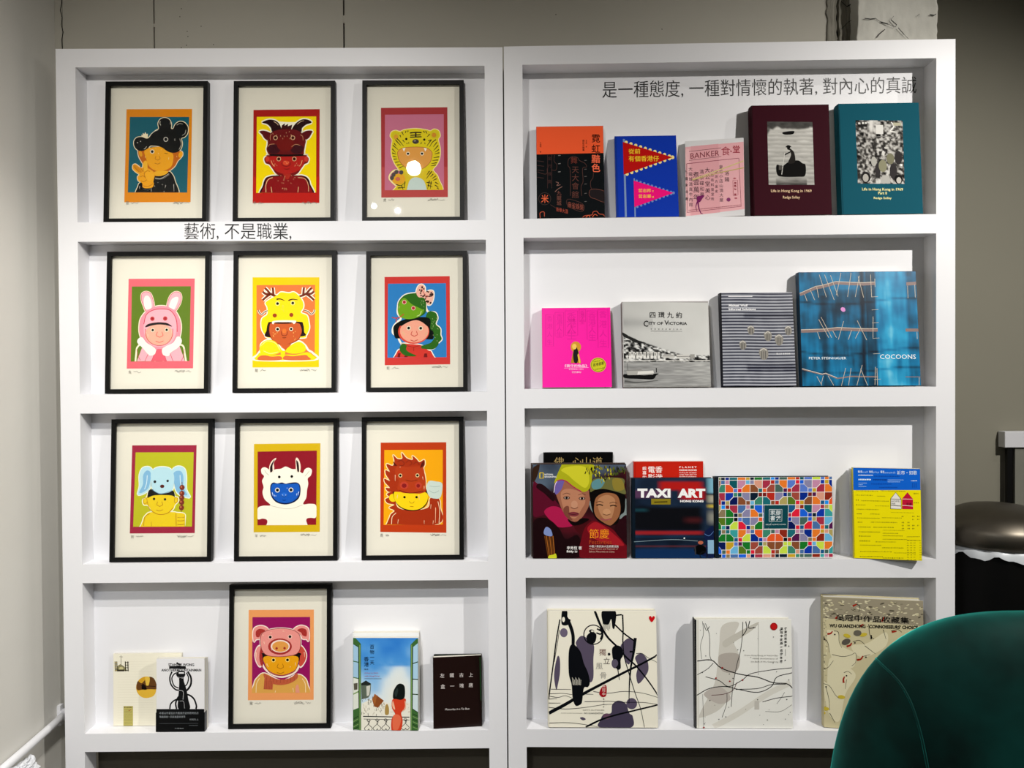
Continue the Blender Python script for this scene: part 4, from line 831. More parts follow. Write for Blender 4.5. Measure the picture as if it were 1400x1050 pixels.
def u_pink(a):
    a.crop(700, 350, 1400 / 300); P = 'F0189C'; a.fill(P); D = 'D20E86'
    for x0, y0, x1, y1 in ((215, 385, 265, 590), (275, 370, 330, 525), (340, 360, 420, 520), (480, 360, 545, 545), (550, 350, 615, 600), (430, 350, 470, 430)): a.l([(x0, y0), (x1, y0), (x1, y1), (x0, y1)], 3, D, closed=True, smooth=False); a.vt('香港人生', (x0 + x1) / 2, y0 + 6, (x1 - x0) * .8, 'DC1290', step=(y1 - y0) / 4)
    a.e(407, 594, 33, 35, 'C89028'); a.p([(392, 610), (422, 610), (440, 697), (374, 697)], 'B07818'); a.b([(395, 690), (390, 640), (402, 590), (412, 592), (425, 645), (415, 695)], '1A1410'); a.e(398, 592, 14, 18, 'E8C058'); a.b([(428, 697), (418, 650), (424, 640), (436, 690)], 'E4B840')
    a.t('《我守的物品》', 335, 706, 478, 724, 'FBE0F0', .01); a.l([(332, 730), (488, 726)], 2, 'F8B8DC', smooth=False); a.t('香港風物小百科', 362, 732, 455, 742, 'F8C8E4'); a.t('四四南村', 382, 750, 440, 762, 'F8C8E4', .02)
    a.e(549, 709, 50, 47, 'C2BE20'); a.ring(549, 709, 44, 2.5, '4A5410', 41); a.t('香港書展', 515, 700, 585, 722, '2A2E0C', .04, slope=-.2); rr = random.Random(1); a.dashes(520, 560, 690, 5, '4A5410', rr, slope=-.2); a.dashes(530, 590, 738, 5, '4A5410', rr, slope=-.2); a.up()
def photo_harbour(U, V):
    sky = .72 + .12 * vnoise(U, V, 3, 3, 21, 3) + .1 * U - .12 * np.exp(-((V - .25) / .06) ** 2) * (U < .35)
    hill = .36 + .31 * np.clip(U, 0, .7) ** .8 * 1.15; land = np.clip((V - hill) * 60, 0, 1)
    tex = np.clip((vnoise(U, V, 40, 60, 22, 2) - .5) * 3 + .42, 0, 1)
    t = sky * (1 - land) + land * tex
    sea = np.clip((V - .7) * 80, 0, 1); wv = .6 + .3 * (vnoise(U, V, 8, 90, 23, 2) - .5) - .22 * (V - .7) + .08 * U
    t = t * (1 - sea) + sea * wv
    return ramp(t, [(0, '141414'), (.35, '5A5A58'), (.6, '949492'), (.8, 'BEBEBA'), (1, 'DEDEDA')])
def u_city(a):
    a.crop(845, 405, 1050 / 130); a.grid(50, 82, 1018, 1022, 100, 96, photo_harbour); K = '141414'
    a.r(50, 82, 62, 1022, 'B0AEAC')
    a.b([(50, 425), (130, 470), (240, 520), (300, 540), (200, 540), (120, 500), (60, 470)], '2A2A28')
    for i in range(9): a.r(118 + i * 39, 640, 146 + i * 39, 715, 'DAD8D2'); [a.r(122 + i * 39 + k * 13, 648, 127 + i * 39 + k * 13, 680, '3A3A38') for k in range(2)]
    a.r(485, 668, 615, 705, 'C4C2BC'); a.l([(490, 684), (612, 684)], 5, '3A3A38', smooth=False); a.r(640, 668, 780, 712, 'C8C6C0'); a.r(790, 665, 840, 710, '9A9892'); a.l([(640, 690), (780, 688)], 5, '4A4A48', smooth=False); a.l([(60, 738), (400, 735), (700, 738), (1010, 732)], 9, 'D4D2CC', smooth=False); a.b([(770, 740), (800, 735), (845, 742), (820, 750), (790, 750)], K); a.b([(345, 740), (410, 735), (408, 748), (360, 748)], '2A2A28')
    a.b([(62, 885), (70, 925), (200, 935), (370, 940), (410, 900), (440, 880), (400, 878), (300, 895), (150, 890)], K); a.p([(88, 850), (205, 845), (385, 850), (380, 890), (100, 895)], 'A8A6A0'); a.p([(215, 855), (380, 845), (388, 875), (205, 890)], 'D6D4CE'); a.p([(100, 840), (240, 825), (270, 845), (110, 850)], '8A8884'); a.l([(100, 760), (104, 840)], 3, '4A4A48'); a.l([(414, 815), (416, 865)], 9, K)
    a.l([(70, 960), (200, 975), (430, 955)], 22, '5C5C5A', w1=6)
    for i, ch in enumerate('四環九約'): a.vt(ch, 382 + i * 98, 190, 74, K, .006)
    a.t('C', 282, 292, 332, 360, K, .01); a.t('ITY OF', 338, 304, 496, 338, K, .012); a.t('V', 512, 288, 560, 338, K, .01); a.t('ICTORIA', 560, 303, 762, 337, K, .012)
    for i, ch in enumerate('香港開埠初期文物考'): a.vt(ch, 366 + i * 41, 378, 15, K)
    a.l([(360, 408), (706, 408)], 2.5, '3A3A3A', smooth=False)
def u_stripe(a):
    a.crop(970, 350, 1400 / 330); n = 31
    a.grid(60, 215, 505, 770, 30, 124, lambda U, V: ramp(.5 + .5 * np.sin(V * n * 2 * math.pi + .25 * np.sin(U * 7)) * .9 + .12 * (vnoise(U, V, 14, 10, 31) - .5) - .35 * np.exp(-((V - .25) / .02) ** 2) * (U > .3) - .3 * np.exp(-((V - .8) / .03) ** 2) * (U > .35), [(0, '15162A'), (.35, '36394E'), (.7, '9A9DA8'), (1, 'C2C4CA')]))
    a.r(60, 215, 72, 770, '101018')
    for x, y, s in ((240, 440, 1), (192, 527, 1), (312, 578, 1.3), (338, 475, 1.1), (402, 497, 1.2), (457, 443, 1)):
        a.b([(x - 20 * s, y - 14 * s), (x, y - 28 * s), (x + 18 * s, y - 18 * s), (x + 20 * s, y + 10 * s), (x + 6 * s, y + 26 * s), (x - 12 * s, y + 20 * s)], '8E8A82')
        for k in (-8, 0, 8): a.l([(x + k * s, y - 12 * s), (x + k * 1.1 * s, y + 22 * s)], 3, '4A4845', smooth=False)
        a.l([(x - 16 * s, y - 14 * s), (x, y - 24 * s), (x + 14 * s, y - 16 * s)], 5, 'C8C4BC')
    W = 'F2F2F4'; a.l([(112, 243), (252, 243)], 4, W, smooth=False); a.t('Michael Wolf', 114, 288, 224, 302, W, .03); a.t('Informal Solutions', 114, 310, 270, 324, W, .03); a.t('逼之港 香港街頭', 385, 572, 466, 582, W, .02)
def photo_cocoon(U, V):
    f = vnoise(U, V, 34, 5, 41, 2); g = vnoise(U, V, 6, 9, 42, 3); t = .42 + .28 * (f - .5) + .45 * (g - .5)
    pil = np.clip((U - .64) * 60, 0, 1) * np.clip((.915 - U) * 40, 0, 1); t = t + pil * (.28 + .12 * np.exp(-((U - .75) / .035) ** 2))
    t = t - .42 * np.exp(-((U - .53) / .018) ** 2) * (1 - .4 * V); t = t - .2 * np.exp(-((U - .2) / .03) ** 2) * (V > .2) - .18 * (np.abs(U - .6) < .04) - .15 * np.exp(-((U - .38) / .14) ** 2) * (V > .15) * (V < .52)
    for v0 in (.26, .7, .86): t = t - .22 * np.exp(-((V - v0 - .03 * np.sin(U * 5)) / .008) ** 2)
    return ramp(t, [(0, '0A2034'), (.25, '0E4460'), (.5, '1272A0'), (.75, '2A9CC8'), (1, '7CCBE0')])
def u_cocoon(a):
    a.crop(1085, 365, 1050 / 170); a.grid(52, 50, 1062, 1018, 120, 60, photo_cocoon); B = '8A7470'; S = 'C8BCA8'
    for P in ([(60, 245), (200, 185), (240, 180), (370, 145), (500, 152), (600, 155), (700, 150)], [(62, 555), (260, 548), (370, 535), (600, 545), (710, 545)]): a.l(P, 26, B, smooth=False); a.l([(x, y - 12) for x, y in P], 5, 'CFC2B0', smooth=False)
    a.l([(62, 875), (230, 920), (260, 912), (355, 952), (470, 935), (700, 938)], 11, B, smooth=False); a.l([(62, 870), (230, 915), (260, 908), (355, 946)], 4, 'E0D8CC', smooth=False); a.l([(965, 155), (1060, 150)], 28, B, smooth=False); a.l([(945, 545), (1060, 545)], 26, B, smooth=False); a.l([(930, 938), (1060, 938)], 6, B, smooth=False)
    for q in ([(230, 75), (285, 265)], [(275, 75), (350, 290)], [(325, 80), (385, 260)], [(415, 60), (370, 250)], [(500, 60), (465, 265)], [(560, 90), (600, 270)], [(570, 85), (530, 265)], [(205, 180), (220, 270)], [(150, 205), (185, 290)], [(100, 240), (120, 300)], [(215, 455), (295, 610)], [(235, 435), (320, 610)], [(425, 470), (375, 625)], [(540, 465), (615, 630)], [(490, 545), (460, 625)], [(560, 540), (520, 615)], [(330, 550), (360, 610)], [(200, 560), (220, 620)], [(185, 935), (225, 1010)], [(280, 930), (325, 1010)], [(430, 865), (390, 1015)], [(475, 865), (450, 1010)], [(570, 840), (520, 1010)], [(555, 870), (610, 1010)], [(240, 930), (220, 1000)], [(665, 75), (668, 265)], [(700, 180), (700, 110)], [(975, 170), (975, 275)], [(1035, 160), (1037, 270)], [(680, 855), (672, 1005)], [(693, 865), (693, 1010)], [(675, 430), (668, 610)], [(1040, 560), (1040, 620)], [(1045, 940), (1042, 1010)]): a.l(q, 4, S, smooth=False, lift=False)
    a.up()
    for y in (265, 375, 485, 615, 745, 960): a.l([(665, y), (722, y - 3)], 3, S, smooth=False, lift=False)
    a.up(); a.b([(402, 370), (415, 352), (438, 360), (440, 385), (420, 390)], 'D890D0')
    a.t('PETER STEINHAUER', 122, 772, 438, 792, 'E4EEF2', .01); a.t('COCOONS', 722, 750, 1022, 788, 'F2F6F8', .0)
def photo_kids(U, V):
    n = vnoise(U, V, 5, 5, 51, 3); t = n; c = ramp(t, [(0, '1A0A10'), (.5, '3A1018'), (1, '6A1424')])
    bg = np.clip((.36 - V - U * .3) * 14, 0, 1)[..., None]; c = c * (1 - bg) + bg * ramp(n, [(0, '20283A'), (1, '6A7C90')])
    return c
def u_fest(a):
    a.crop(720, 630, 7.5); a.grid(62, 42, 1038, 1002, 24, 24, photo_kids)
    a.b([(62, 90), (90, 60), (130, 42), (120, 120), (90, 200), (62, 220)], '3A2418')
    a.b([(65, 240), (110, 240), (200, 300), (300, 420), (380, 520), (450, 640), (430, 680), (330, 650), (200, 560), (65, 560)], '5C0C26'); a.b([(180, 520), (260, 470), (360, 500), (450, 640), (455, 672), (320, 680), (230, 600)], 'A81848'); a.b([(120, 240), (180, 260), (280, 360), (270, 420), (180, 340), (100, 280)], '2A0A14')
    a.b([(65, 640), (200, 590), (330, 690), (400, 800), (520, 760), (560, 880), (500, 1000), (65, 1000)], '250A10'); a.b([(480, 660), (560, 600), (640, 600), (720, 660), (800, 690), (700, 760), (560, 760)], '4A0C14'); a.b([(640, 440), (720, 560), (1030, 590), (1036, 480), (1000, 380), (700, 400)], '7E8A88')
    a.b([(560, 800), (600, 680), (680, 615), (760, 640), (880, 700), (960, 790), (1035, 870), (1036, 1000), (600, 1000), (540, 930)], '6E0C18'); a.b([(620, 700), (690, 630), (760, 650), (860, 720), (1000, 860), (850, 850), (700, 800)], 'A01A24'); a.b([(900, 700), (960, 600), (1036, 570), (1036, 850), (970, 800)], '300A14')
    # left child
    a.b([(280, 280), (300, 220), (380, 190), (450, 240), (640, 310), (645, 420), (620, 500), (560, 590), (500, 625), (430, 600), (370, 520), (330, 430), (300, 350)], '9A6048'); a.b([(285, 300), (310, 215), (380, 195), (370, 260), (345, 310), (300, 350)], '6A5AA0'); a.b([(350, 330), (430, 290), (560, 330), (600, 420), (560, 500), (500, 590), (430, 560), (370, 470)], 'B47A5C'); a.b([(385, 480), (430, 470), (440, 560), (470, 610), (430, 600), (380, 540)], '7A4434')
    for x, y in ((408, 383), (566, 388)): a.e(x, y, 34, 17, '5A3428'); a.e(x, y, 22, 11, 'C8B8AC'); a.e(x, y, 13, 12, '1A0E0C'); a.l([(x - 40, y - 34), (x, y - 48), (x + 38, y - 36)], 5, '5A3026')
    a.e(488, 450, 34, 40, 'C08A6C'); a.l([(452, 480), (488, 492), (525, 480)], 6, '5A2C22'); a.b([(425, 538), (480, 525), (535, 540), (510, 570), (450, 568)], '7A3038'); a.l([(430, 544), (480, 552), (532, 542)], 5, '300C10'); a.b([(420, 600), (500, 632), (560, 590), (640, 600), (560, 650), (470, 660)], '1A080C')
    a.b([(280, 230), (350, 60), (380, 42), (680, 42), (670, 150), (660, 250), (620, 310), (560, 318), (480, 270), (390, 205), (330, 200)], 'A8A818'); a.b([(350, 100), (450, 60), (600, 70), (640, 200), (600, 280), (500, 220), (420, 150)], 'C8C42A'); a.l([(282, 290), (300, 225), (345, 200), (400, 212), (480, 272), (560, 318)], 10, 'A8204A'); a.l([(278, 330), (290, 250), (310, 215)], 6, 'E4E0F0')
    # right child
    a.b([(650, 400), (650, 280), (780, 270), (990, 330), (1010, 430), (1000, 520), (960, 560), (930, 640), (860, 660), (760, 630), (690, 560)], '140C0C'); a.b([(690, 480), (710, 380), (800, 330), (920, 350), (960, 450), (950, 560), (880, 650), (830, 655), (740, 600), (700, 550)], '96603E'); a.b([(730, 400), (820, 350), (900, 390), (900, 480), (860, 600), (790, 590), (740, 510)], 'B27E58')
    for x, y in ((748, 455), (888, 462)): a.l([(x - 34, y + 2), (x, y - 6), (x + 34, y + 4)], 11, '24120E'); a.l([(x - 40, y - 26), (x, y - 38), (x + 38, y - 26)], 6, '4A2A1E')
    a.e(820, 525, 40, 34, 'C08C64'); a.l([(780, 545), (820, 556), (858, 545)], 6, '5A301E'); a.l([(755, 590), (800, 606), (870, 592)], 13, '9A4A50'); a.b([(650, 320), (660, 230), (720, 180), (980, 180), (1000, 260), (1015, 340), (930, 320), (800, 290), (700, 300)], '6A6A3A'); a.b([(665, 230), (720, 190), (800, 200), (760, 280), (680, 290)], '5A8A90'); a.b([(880, 190), (970, 190), (1000, 290), (900, 300)], '8A7A30')
    r = random.Random(6); 
    for _ in range(90):
        x = r.uniform(600, 1020); y = r.uniform(48, 130 + 90 * math.exp(-((x - 790) / 60) ** 2)); a.l([(x, y), (x + r.uniform(-10, 10), y + 26)], r.uniform(8, 12), r.choice(['B8AE1E', '8A8420', '4A4A1C', 'D0C630', '24260E']) if x < 880 else r.choice(['4A5A1A', '2A2E14', '6A7020']), smooth=False, lift=False)
    a.up()
    for i in range(6): a.l([(185 + i * 17, 770), (225 + i * 13, 990)], 10, '9A5A20' if i % 2 else '6A3A14', smooth=False, lift=False)
    a.up(); a.b([(175, 740), (190, 690), (215, 680), (250, 710), (262, 770), (200, 765)], '7A8CC0'); a.b([(228, 1000), (230, 970), (270, 960), (300, 950), (304, 1000)], 'C8CC28')
    a.l([(133, 130), (168, 130), (168, 185), (133, 185)], 9, 'E8C820', closed=True, smooth=False); a.t('NATIONAL', 180, 138, 272, 154, 'E8E8E8', .03); a.t('GEOGRAPHIC', 180, 162, 305, 178, 'E8E8E8', .03)
    a.t('節慶', 642, 698, 845, 796, 'F09020', .0); a.t('Festivities', 642, 808, 872, 852, 'B84820', -.005); a.t('中國少數民族大型節慶活動', 642, 862, 942, 886, 'E8E0DC', .0); a.t('Major Events and Festivals of', 642, 892, 935, 912, 'D8A898'); a.t('Ethnic Minorities in China', 642, 918, 900, 936, 'D8A898'); a.t('李秀恆 著', 412, 874, 564, 908, 'F4F0EC', .02); a.t('Eddy Li', 412, 916, 518, 942, 'F4F0EC', .03)
def u_gold(a):
    a.crop(710, 570, 1384 / 290); a.fill('0E0D10'); G = 'A8905A'
    for x, s in ((262, '佛'), (378, '心'), (440, '山'), (512, '道')): a.vt(s, x, 262, 70, G, .0)
def u_planet(a):
    a.crop(860, 625, S3); a.fill('C02010'); a.l([(62, 45), (62, 400)], 4, '8A1408', smooth=False); W = 'F4E4E0'
    a.vt('香港', 298, 92, 74, W, .01, step=80); a.vt('電影', 224, 92, 74, W, .01, step=80); a.vt('銀幕的', 155, 96, 42, W, .01, step=46)
    a.t('P L A N E T', 500, 96, 672, 114, W, .03); a.t('HONG KONG', 500, 126, 672, 144, W, .04); a.t('POPULAR CINEMA', 500, 157, 672, 167, W, .02); a.t('AND THE ART OF', 500, 177, 672, 187, W, .02); a.t('ENTERTAINMENT', 500, 197, 672, 206, W, .02)
def photo_taxi(U, V):
    n = vnoise(U, V, 4, 10, 61, 2); t = np.zeros_like(U)
    def band(v0, v1, s=40): return (np.clip((V - v0) * s, 0, 1) * np.clip((v1 - V) * s, 0, 1))[..., None]
    c = ramp(n, [(0, '0E1626'), (1, '243A56')]) * 1.0
    def mixin(c, m, h): return c * (1 - m) + m * np.array(rgb(h))
    mr = (np.clip((U - .3) * 12, 0, 1) * np.clip((.9 - U) * 12, 0, 1))[..., None]
    c = mixin(c, band(.03, .16) * mr, 'B01A16'); c = mixin(c, band(.14, .26) * (1 - np.clip((U - .45) * 20, 0, 1))[..., None], '5A3A5A'); c = mixin(c, band(.1, .28) * (np.clip((U - .55) * 8, 0, 1) * np.clip((.92 - U) * 14, 0, 1))[..., None], 'B8141A')
    c = mixin(c, band(.33, .68, 20) * np.clip((.9 - U) * 12, 0, 1)[..., None], '14161E'); c = mixin(c, band(.47, .58, 20) * (np.clip((U - .6) * 9, 0, 1) * np.clip((.88 - U) * 14, 0, 1))[..., None], '4A1A1E'); c = mixin(c, band(.37, .43, 30) * (np.clip((.22 - U) * 14, 0, 1))[..., None], '1A4A56')
    c = mixin(c, band(.655, .71, 60) * np.clip((.9 - U) * 12, 0, 1)[..., None], 'A02024'); c = mixin(c, band(.84, .86, 90) * .8, '6A2A2C'); c = mixin(c, band(.87, 1.2, 40), '10305C'); c = mixin(c, band(.72, .75, 60) * .6, '1A3A5A')
    r = np.clip((U - .9) * 16, 0, 1)[..., None]; c = mixin(c, r * band(-.1, .2), '7AB0C4'); c = mixin(c, r * band(.2, .32), 'A8A490'); c = mixin(c, r * band(.32, .38), 'C8B040'); c = mixin(c, r * band(.38, .6, 12), '8A8A80')
    return c
def u_taxi(a):
    a.crop(860, 625, S3); a.grid(28, 214, 838, 1014, 40, 60, photo_taxi); a.r(22, 214, 62, 1014, '10202E')
    a.r(220, 420, 412, 478, '8A7A1C'); a.l([(250, 455), (380, 450)], 12, '4A3E10'); a.l([(48, 850), (420, 828), (680, 842)], 5, '8AA0A8'); a.e(706, 858, 26, 18, 'B8644A'); a.e(545, 814, 8, 8, 'E8ECEC')
    a.b([(740, 780), (780, 720), (838, 710), (838, 990), (760, 1000), (700, 960), (760, 900)], '12204A'); a.l([(745, 770), (790, 790), (838, 745)], 5, '5A80B8'); a.r(776, 832, 838, 968, '8CB4D0'); a.e(700, 930, 60, 50, '0E0E12'); a.ring(735, 985, 36, 9, '1E2026'); a.l([(650, 900), (655, 980)], 14, '3A3A40')
    W = 'F4F4F2'; a.t('TAXI', 84, 318, 412, 410, W, .055); a.t('ART', 482, 318, 758, 410, W, .055); a.t('HONG KONG', 506, 432, 738, 456, W, .05)
def u_mosaic(a):
    a.crop(975, 645, 8.0); a.fill('16242E'); a.p([(56, 60), (1400, 60), (1400, 1000), (70, 1000)], 'F0EDE8'); r = random.Random(12)
    pal = ['A04A3C', 'C8E04A', '0A2A8A', '1A60D8', '1A90F0', '5A7A20', '6AB4DC', 'D89A84', '0A1A5A', '8A7A5A', 'E85A28', '8A86A8', '8A5030', 'C8A028', '10243A', 'A83048', '1E6E78', 'B82A1E', '5A1A50', '1A7A2A', '3AA0A0', '4A6A60', '0E5A64', 'E87A2A', 'C48AA8', '1A5A8A', 'B0A060', '4A70A8', '7A1E1C', '1238A8', '3E8A70', 'E0203A', '5A7ACC', '161A22', '8E2A1A']
    c0, d0 = 135.0, 136.0; g = 3.2
    def poly(cx, cy, P, col):
        m = [sum(q[0] for q in P) / len(P), sum(q[1] for q in P) / len(P)]
        out = []
        for x, y in P:
            dx, dy = x - m[0], y - m[1]; k = 1 - g / max(20, math.hypot(dx, dy)) * 1.25
            X = cx + m[0] + dx * k; Y = cy + m[1] + dy * k
            out.append((min(max(X, 62), 1318) , min(max(Y, 66), 948)))
        xs = [q[0] for q in out]; ys = [q[1] for q in out]
        if max(xs) - min(xs) > 4 and max(ys) - min(ys) > 4: a.face(out, rgb(col, a.k))
    for j in range(-1, 8):
        for i in range(-1, 11):
            X = c0 + i * d0 * .995; Y = 231 + (j - 1) * 135.5; X += (Y - 500) * .02
            if (i + j) % 2 == 0:
                continue
            for sx in (-1, 1):
                for sy in (-1, 1):
                    poly(X, Y, [(0, 0), (sx * 90, 0), (sx * 90, sy * 46), (sx * 46, sy * 90), (0, sy * 90)], r.choice(pal))
        for i in range(-1, 11):
            X = c0 + i * d0 * .995; Y = 231 + (j - 1) * 135.5; X += (Y - 500) * .02
            if (i + j) % 2 == 0:
                for sx in (-1, 1):
                    for sy in (-1, 1): poly(X, Y, [(0, 0), (sx * 46, 0), (sx * 46, sy * 46), (0, sy * 46)], r.choice(pal))
    a.up(); a.r(552, 366, 822, 634, 'F0EDE8'); a.r(556, 370, 818, 630, '0E4A54'); a.l([(612, 418), (752, 418), (752, 548), (614, 548)], 5, 'DCE4E4', closed=True, smooth=False)
    for ch, x, y in (('家', 652, 424), ('御', 712, 424), ('書', 652, 484), ('港', 712, 484)): a.vt(ch, x, y, 56, 'DCE4E4', .02)
    a.t('DEAR HONG KONG', 578, 576, 796, 590, 'C8D4D4', .01)
def u_yellow(a):
    a.crop(1160, 630, 1050 / 145); a.fill('EEDF06'); a.r(20, 60, 780, 292, '0E62D0'); r = random.Random(3); K = '5A5410'
    W = 'DCEAF8'; a.t('聲音', 94, 103, 138, 126, W, .04); a.t('call', 140, 108, 190, 124, 'A8CCF0'); a.t('聲音', 203, 103, 240, 126, W, .04); a.t('play', 242, 108, 302, 130, 'A8CCF0'); a.t('聲音', 314, 103, 352, 128, W, .04); a.t('sound:', 354, 110, 462, 130, 'A8CCF0'); a.t('城市・如歌', 476, 102, 674, 142, W, .01)
    a.dashes(96, 240, 148, 9, W, r, gap=.1); a.dashes(98, 220, 190, 14, W, r, gap=.2); a.dashes(240, 380, 192, 14, '0A3E94', r, gap=.2); a.dashes(384, 540, 193, 7, 'A8CCF0', r); a.dashes(384, 510, 211, 7, 'A8CCF0', r); a.dashes(98, 180, 224, 6, 'A8CCF0', r); a.dashes(98, 140, 240, 6, 'A8CCF0', r); a.dashes(98, 175, 257, 6, 'A8CCF0', r); a.dashes(615, 675, 200, 9, W, r); a.dashes(250, 500, 158, 14, '0A4CB0', r, gap=.3); a.dashes(220, 420, 232, 14, '0A4CB0', r, gap=.3); a.dashes(300, 480, 266, 12, '0A4CB0', r, gap=.3)
    for i in range(3): a.r(625 + i * 18, 220, 632 + i * 18, 268, '0A4CB0')
    rows = [(298, 70, 290, .9), (298, 315, 560, 1), (340, 70, 235, 1), (350, 280, 355, .8), (388, 72, 95, 1.6), (395, 125, 390, 1), (435, 72, 165, 1.3), (445, 260, 390, .9), (478, 75, 290, 1), (522, 78, 130, 1), (525, 210, 300, 1), (563, 80, 300, .8), (562, 325, 520, .9), (605, 85, 130, 1), (605, 215, 480, 1.1), (652, 90, 215, 1), (655, 240, 450, 1.2), (685, 330, 550, .7), (700, 95, 300, 1), (715, 330, 480, .9), (742, 95, 210, 1), (740, 330, 525, .9), (775, 330, 570, .9), (790, 100, 200, 1.2), (800, 260, 460, 1), (832, 105, 320, 1), (860, 325, 540, 1), (895, 105, 415, 1.1), (912, 440, 660, .8), (945, 100, 330, .9), (962, 330, 540, 1.2), (510, 412, 640, .6)]
    for y, x0, x1, s in rows: a.dashes(x0, x1, y, 10 * s, '8A820E' if r.random() < .6 else '5E5610', r, .3, 1.1, .8, slope=.02)
    for x in (520, 578, 625, 675): 
        for y in range(550, 700, 30):
            if r.random() < .7: a.dashes(x, x + 22, y, 14, '8A8210', r, .3, .8, .4)
    for x in (572, 605, 640, 700):
        for y in range(790, 985, 24): a.dashes(x, x + 18, y, 9, '7A7210', r, .3, .8, .6)
    a.dashes(570, 700, 752, 7, '8A8210', r); a.dashes(640, 690, 325, 14, 'B0A60A', r); a.dashes(640, 690, 415, 14, 'B0A60A', r); a.up(); a.l([(572, 785), (700, 788)], 3, K)
    for x, c, f in ((462, 'E8E4DC', '2A2A22'), (578, 'C01438', 'C01438')):
        P = [(x - 52, 475), (x - 50, 375), (x, 315), (x + 52, 378), (x + 54, 478)]; a.p(P, c); a.l(P, 5, f, closed=True, smooth=False); a.l([(x - 50, 378), (x + 52, 380)], 5, f if c[0] == 'E' else 'F0D8D0', smooth=False); a.l([(x - 52, 440), (x + 54, 448)], 6, f if c[0] == 'E' else 'F0D8D0', smooth=False)
    a.t('HOME', 420, 392, 500, 408, '2A2A22'); a.t('INK', 420, 416, 460, 432, '2A2A22'); a.t('家書', 565, 415, 620, 440, '5A0A1C', .02)
    a.vt('聲音掏腰包', 42, 310, 14, K, step=17); a.l([(30, 275), (50, 950)], 3, 'C4B800', smooth=False)
def u_ink(a):
    a.crop(740, 830, 1050 / 170); C = 'EDE8D6'; a.fill(C); a.r(56, 42, 70, 1024, 'E2DDCA'); K = '11151C'; V = '5A5064'; V2 = '4A4258'
    a.b([(300, 340), (295, 300), (340, 250), (400, 280), (445, 330), (440, 450), (440, 600), (410, 640), (370, 560), (340, 460)], V); a.e(192, 225, 32, 38, '6E6278'); a.b([(140, 420), (158, 450), (158, 560), (140, 660), (125, 705), (108, 600), (118, 500)], V)
    a.b([(670, 330), (730, 270), (780, 300), (775, 400), (740, 488), (700, 440), (690, 380)], V); a.b([(792, 430), (840, 395), (890, 440), (905, 530), (870, 600), (820, 650), (802, 580), (815, 500)], V); a.e(625, 480, 32, 42, '5E5668')
    a.b([(590, 900), (600, 830), (650, 795), (715, 820), (745, 900), (775, 930), (760, 1024), (495, 1024), (500, 960), (530, 910)], V2); a.e(765, 820, 46, 48, '5A5066'); a.e(555, 930, 32, 26, '6A4A5E'); a.b([(325, 945), (350, 938), (375, 955), (350, 965)], V)
    a.l([(60, 785), (100, 500), (130, 280), (160, 115)], 11, K); a.l([(110, 470), (140, 300), (155, 200)], 5, K); a.l([(195, 42), (205, 90), (240, 150), (268, 240), (270, 330)], 34, K, w1=26); a.b([(180, 42), (220, 42), (225, 100), (250, 120), (225, 160), (180, 160), (172, 120)], K); a.e(190, 115, 12, 22, C)
    a.b([(235, 370), (270, 320), (330, 380), (360, 480), (395, 560), (410, 640), (395, 680), (360, 690), (345, 800), (330, 830), (290, 840), (265, 780), (255, 660), (232, 560)], K)
    for i in range(9): a.l([(262 + i * 9, 600 + 10 * (i % 3)), (268 + i * 8, 665)], 2.5, C, smooth=False, lift=False)
    a.up(); a.ring(440, 240, 80, 9, K); a.b([(385, 250), (430, 215), (465, 240), (455, 300), (420, 320), (390, 300)], K); a.e(425, 210, 22, 14, K); a.e(432, 210, 12, 7, C); a.l([(470, 190), (510, 215), (500, 235), (465, 225)], 12, K); a.l([(500, 280), (515, 230), (495, 190)], 14, K)
    a.l([(452, 42), (500, 160), (560, 260), (640, 340), (720, 430), (800, 500), (900, 620), (990, 750)], 20, K, w1=10); a.b([(515, 42), (625, 42), (618, 180), (600, 180), (590, 110), (570, 150), (545, 155), (520, 140)], K)
    for i in range(7): a.l([(520 + 10 * i, 140), (524 + 9 * i, 190 + 10 * (i % 3))], 3, K, smooth=False, lift=False)
    a.up(); a.l([(620, 78), (680, 72)], 12, K); a.l([(685, 72), (690, 200), (688, 300), (700, 420), (740, 560), (790, 720), (840, 860), (875, 1022)], 12, K, w1=4); a.l([(620, 155), (700, 230), (785, 290)], 12, K); a.l([(792, 265), (780, 380), (758, 500), (745, 650), (742, 820)], 26, K, w1=5); a.l([(745, 380), (775, 380)], 14, K)
    a.b([(600, 350), (640, 328), (680, 350), (690, 410), (670, 450), (670, 520), (640, 530), (615, 470), (600, 420)], K); a.l([(645, 520), (660, 620)], 9, K, w1=4); a.e(622, 478, 26, 34, '5E5668')
    a.l([(60, 905), (200, 830), (360, 735), (500, 660), (700, 555), (850, 480), (985, 405)], 30, K, w1=14); a.l([(375, 1022), (500, 960), (620, 920), (800, 875), (990, 828)], 16, K, w1=12)
    for q in ([(80, 700), (250, 702)], [(60, 740), (110, 738), (180, 735), (260, 745)], [(70, 760), (140, 770), (200, 755), (260, 775)], [(60, 785), (130, 780)], [(370, 740), (440, 742)], [(440, 718), (560, 732), (700, 715), (850, 728), (990, 765)], [(365, 805), (560, 800), (700, 808), (860, 808), (990, 825)], [(60, 855), (200, 868), (360, 855), (520, 830), (620, 825)], [(65, 990), (200, 985), (330, 995), (480, 1020)], [(60, 818), (160, 818)], [(800, 395), (850, 395), (900, 430), (985, 470)]): a.l(q, 5, K, w1=3)
    a.vt('獨', 518, 355, 62, '6A2018', -.005); a.vt('立', 552, 428, 62, '3A2420', -.005); a.vt('風', 490, 470, 64, '8A8680', -.01); a.vt('骨', 524, 550, 60, '8A8680', -.01); a.e(572, 402, 11, 12, K)
